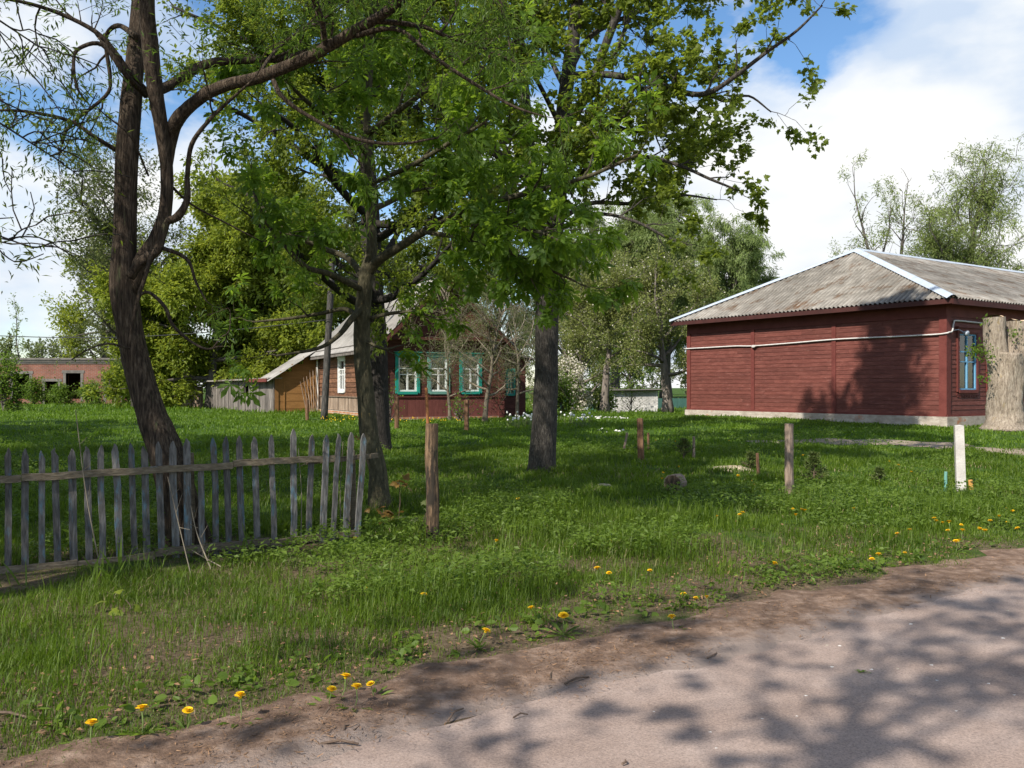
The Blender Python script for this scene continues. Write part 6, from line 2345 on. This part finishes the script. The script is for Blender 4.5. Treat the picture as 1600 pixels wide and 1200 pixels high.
    weeds(11000, 6.5, 13, .055, 'weed', 'ground_cover', 'leafy goutweed patches under the trees and round the split post',
          lambda X, Y: (noise2(X, Y, .8, 54) + .25 * np.exp(-((X - .3) / 2.2) ** 2 - ((Y - 9.3) / 1.8) ** 2) > .60), OVATE)
    weeds(700, 6.8, 9.4, .06, 'weed', 'ground_cover', 'leafy weeds along the foot of the picket fence',
          lambda X, Y: np.abs((X + 4.5) * -.57 + (Y - 7.6) * .82) < .35, OVATE, .2)
    weeds(9000, 12, 24, .06, 'weed', 'ground_cover', 'leafy weeds scattered on the lawn before the cottage',
          lambda X, Y: noise2(X, Y, .6, 55) > .60, OVATE)
    weeds(1500, 4, 9, .06, 'weed', 'plantain', 'flat plantain leaves at the edge of the dirt verge',
          lambda X, Y: (X * RN[0] + Y * RN[1] < 5.0), ROUND, .02)
    # iris-like broad blades by the fence
    mb = MB()
    for (x, y, n) in ((180, 905, 9), (165, 912, 7), (40, 912, 5), (230, 900, 5), (385, 870, 4)):
        b = G(x, y)
        p = b[None] + r.normal(size=(n, 3)) * np.array([.06, .05, 0])
        ax = r.normal(size=(n, 3)) * np.array([.35, .35, 0]) + np.array([0, 0, 1])
        mb.leaves(p, ax, r.normal(size=(n, 3)), r.uniform(.22, .38, n), [(-.022, 0, 0), (.022, 0, 0), (.03, .5, .05), (.0, 1, -.12), (-.03, .5, .05)], [(0, 1, 2), (0, 2, 4), (4, 2, 3)], r.random(n))
    tag(mb.build('lily_leaves', M['weed']), 'broad strap shaped leaves growing through the picket fence', 'weeds', kind='stuff')
    # tiny yellow dots in the grass at the cottage foot
    n = 160
    X, Y = [], []
    for k in range(n):
        b = G(r.uniform(500, 720), r.uniform(653, 664))
        X.append(b)
    p = np.array(X) + np.array([0, 0, .12])
    mb = MB()
    mb.leaves(p, r.normal(size=(n, 3)), r.normal(size=(n, 3)) * .2 + np.array([0, -.8, .6]), np.full(n, .034), ROUND[0], ROUND[1], r.random(n))
    tag(mb.build('yellow_flowers', M['petal_yellow']), 'sprinkle of tiny yellow flowers in the grass before the cottage', 'flowers', kind='stuff')
    # litter on the verge
    n = 17000
    u = r.uniform(-3.5, 12, n)
    q = 4.02 + .26 * r.normal(size=n)
    keep = (q > 3.5) & (q < 6.5) & (noise2(u, q, 1.6, 61) > r.random(n) * .9)
    u, q = u[keep], q[keep]
    n = len(u)
    X = u * RD[0] + q * RN[0]
    Y = u * RD[1] + q * RN[1]
    p = np.stack([X, Y, ground(X, Y) + .022 + .012 * r.random(n)], -1)
    mb = MB()
    ax = r.normal(size=(n, 3)) * np.array([1, 1, .12])
    mb.leaves(p, ax, r.normal(size=(n, 3)) * .25 + np.array([0, 0, 1]), r.uniform(.008, .032, n), [(-.10, 0, 0), (.10, 0, 0), (.07, 1, .05), (-.07, 1, .05)], [(0, 1, 2, 3)], r.random(n))
    n2 = 2200
    u = r.uniform(-3, 9, n2)
    q = 4.5 + np.abs(r.normal(size=n2)) * 1.1
    X = u * RD[0] + q * RN[0]
    Y = u * RD[1] + q * RN[1]
    p = np.stack([X, Y, ground(X, Y) + .02 + .02 * r.random(n2)], -1)
    mb.leaves(p, r.normal(size=(n2, 3)) * np.array([1, 1, .3]), r.normal(size=(n2, 3)) * .4 + np.array([0, 0, 1]), r.uniform(.02, .045, n2), OVATE[0], OVATE[1], r.random(n2))
    tag(mb.build('litter', M['litter']), 'brown needles, chips and dead leaves strewn on the dirt verge', 'litter', kind='stuff')


grass()
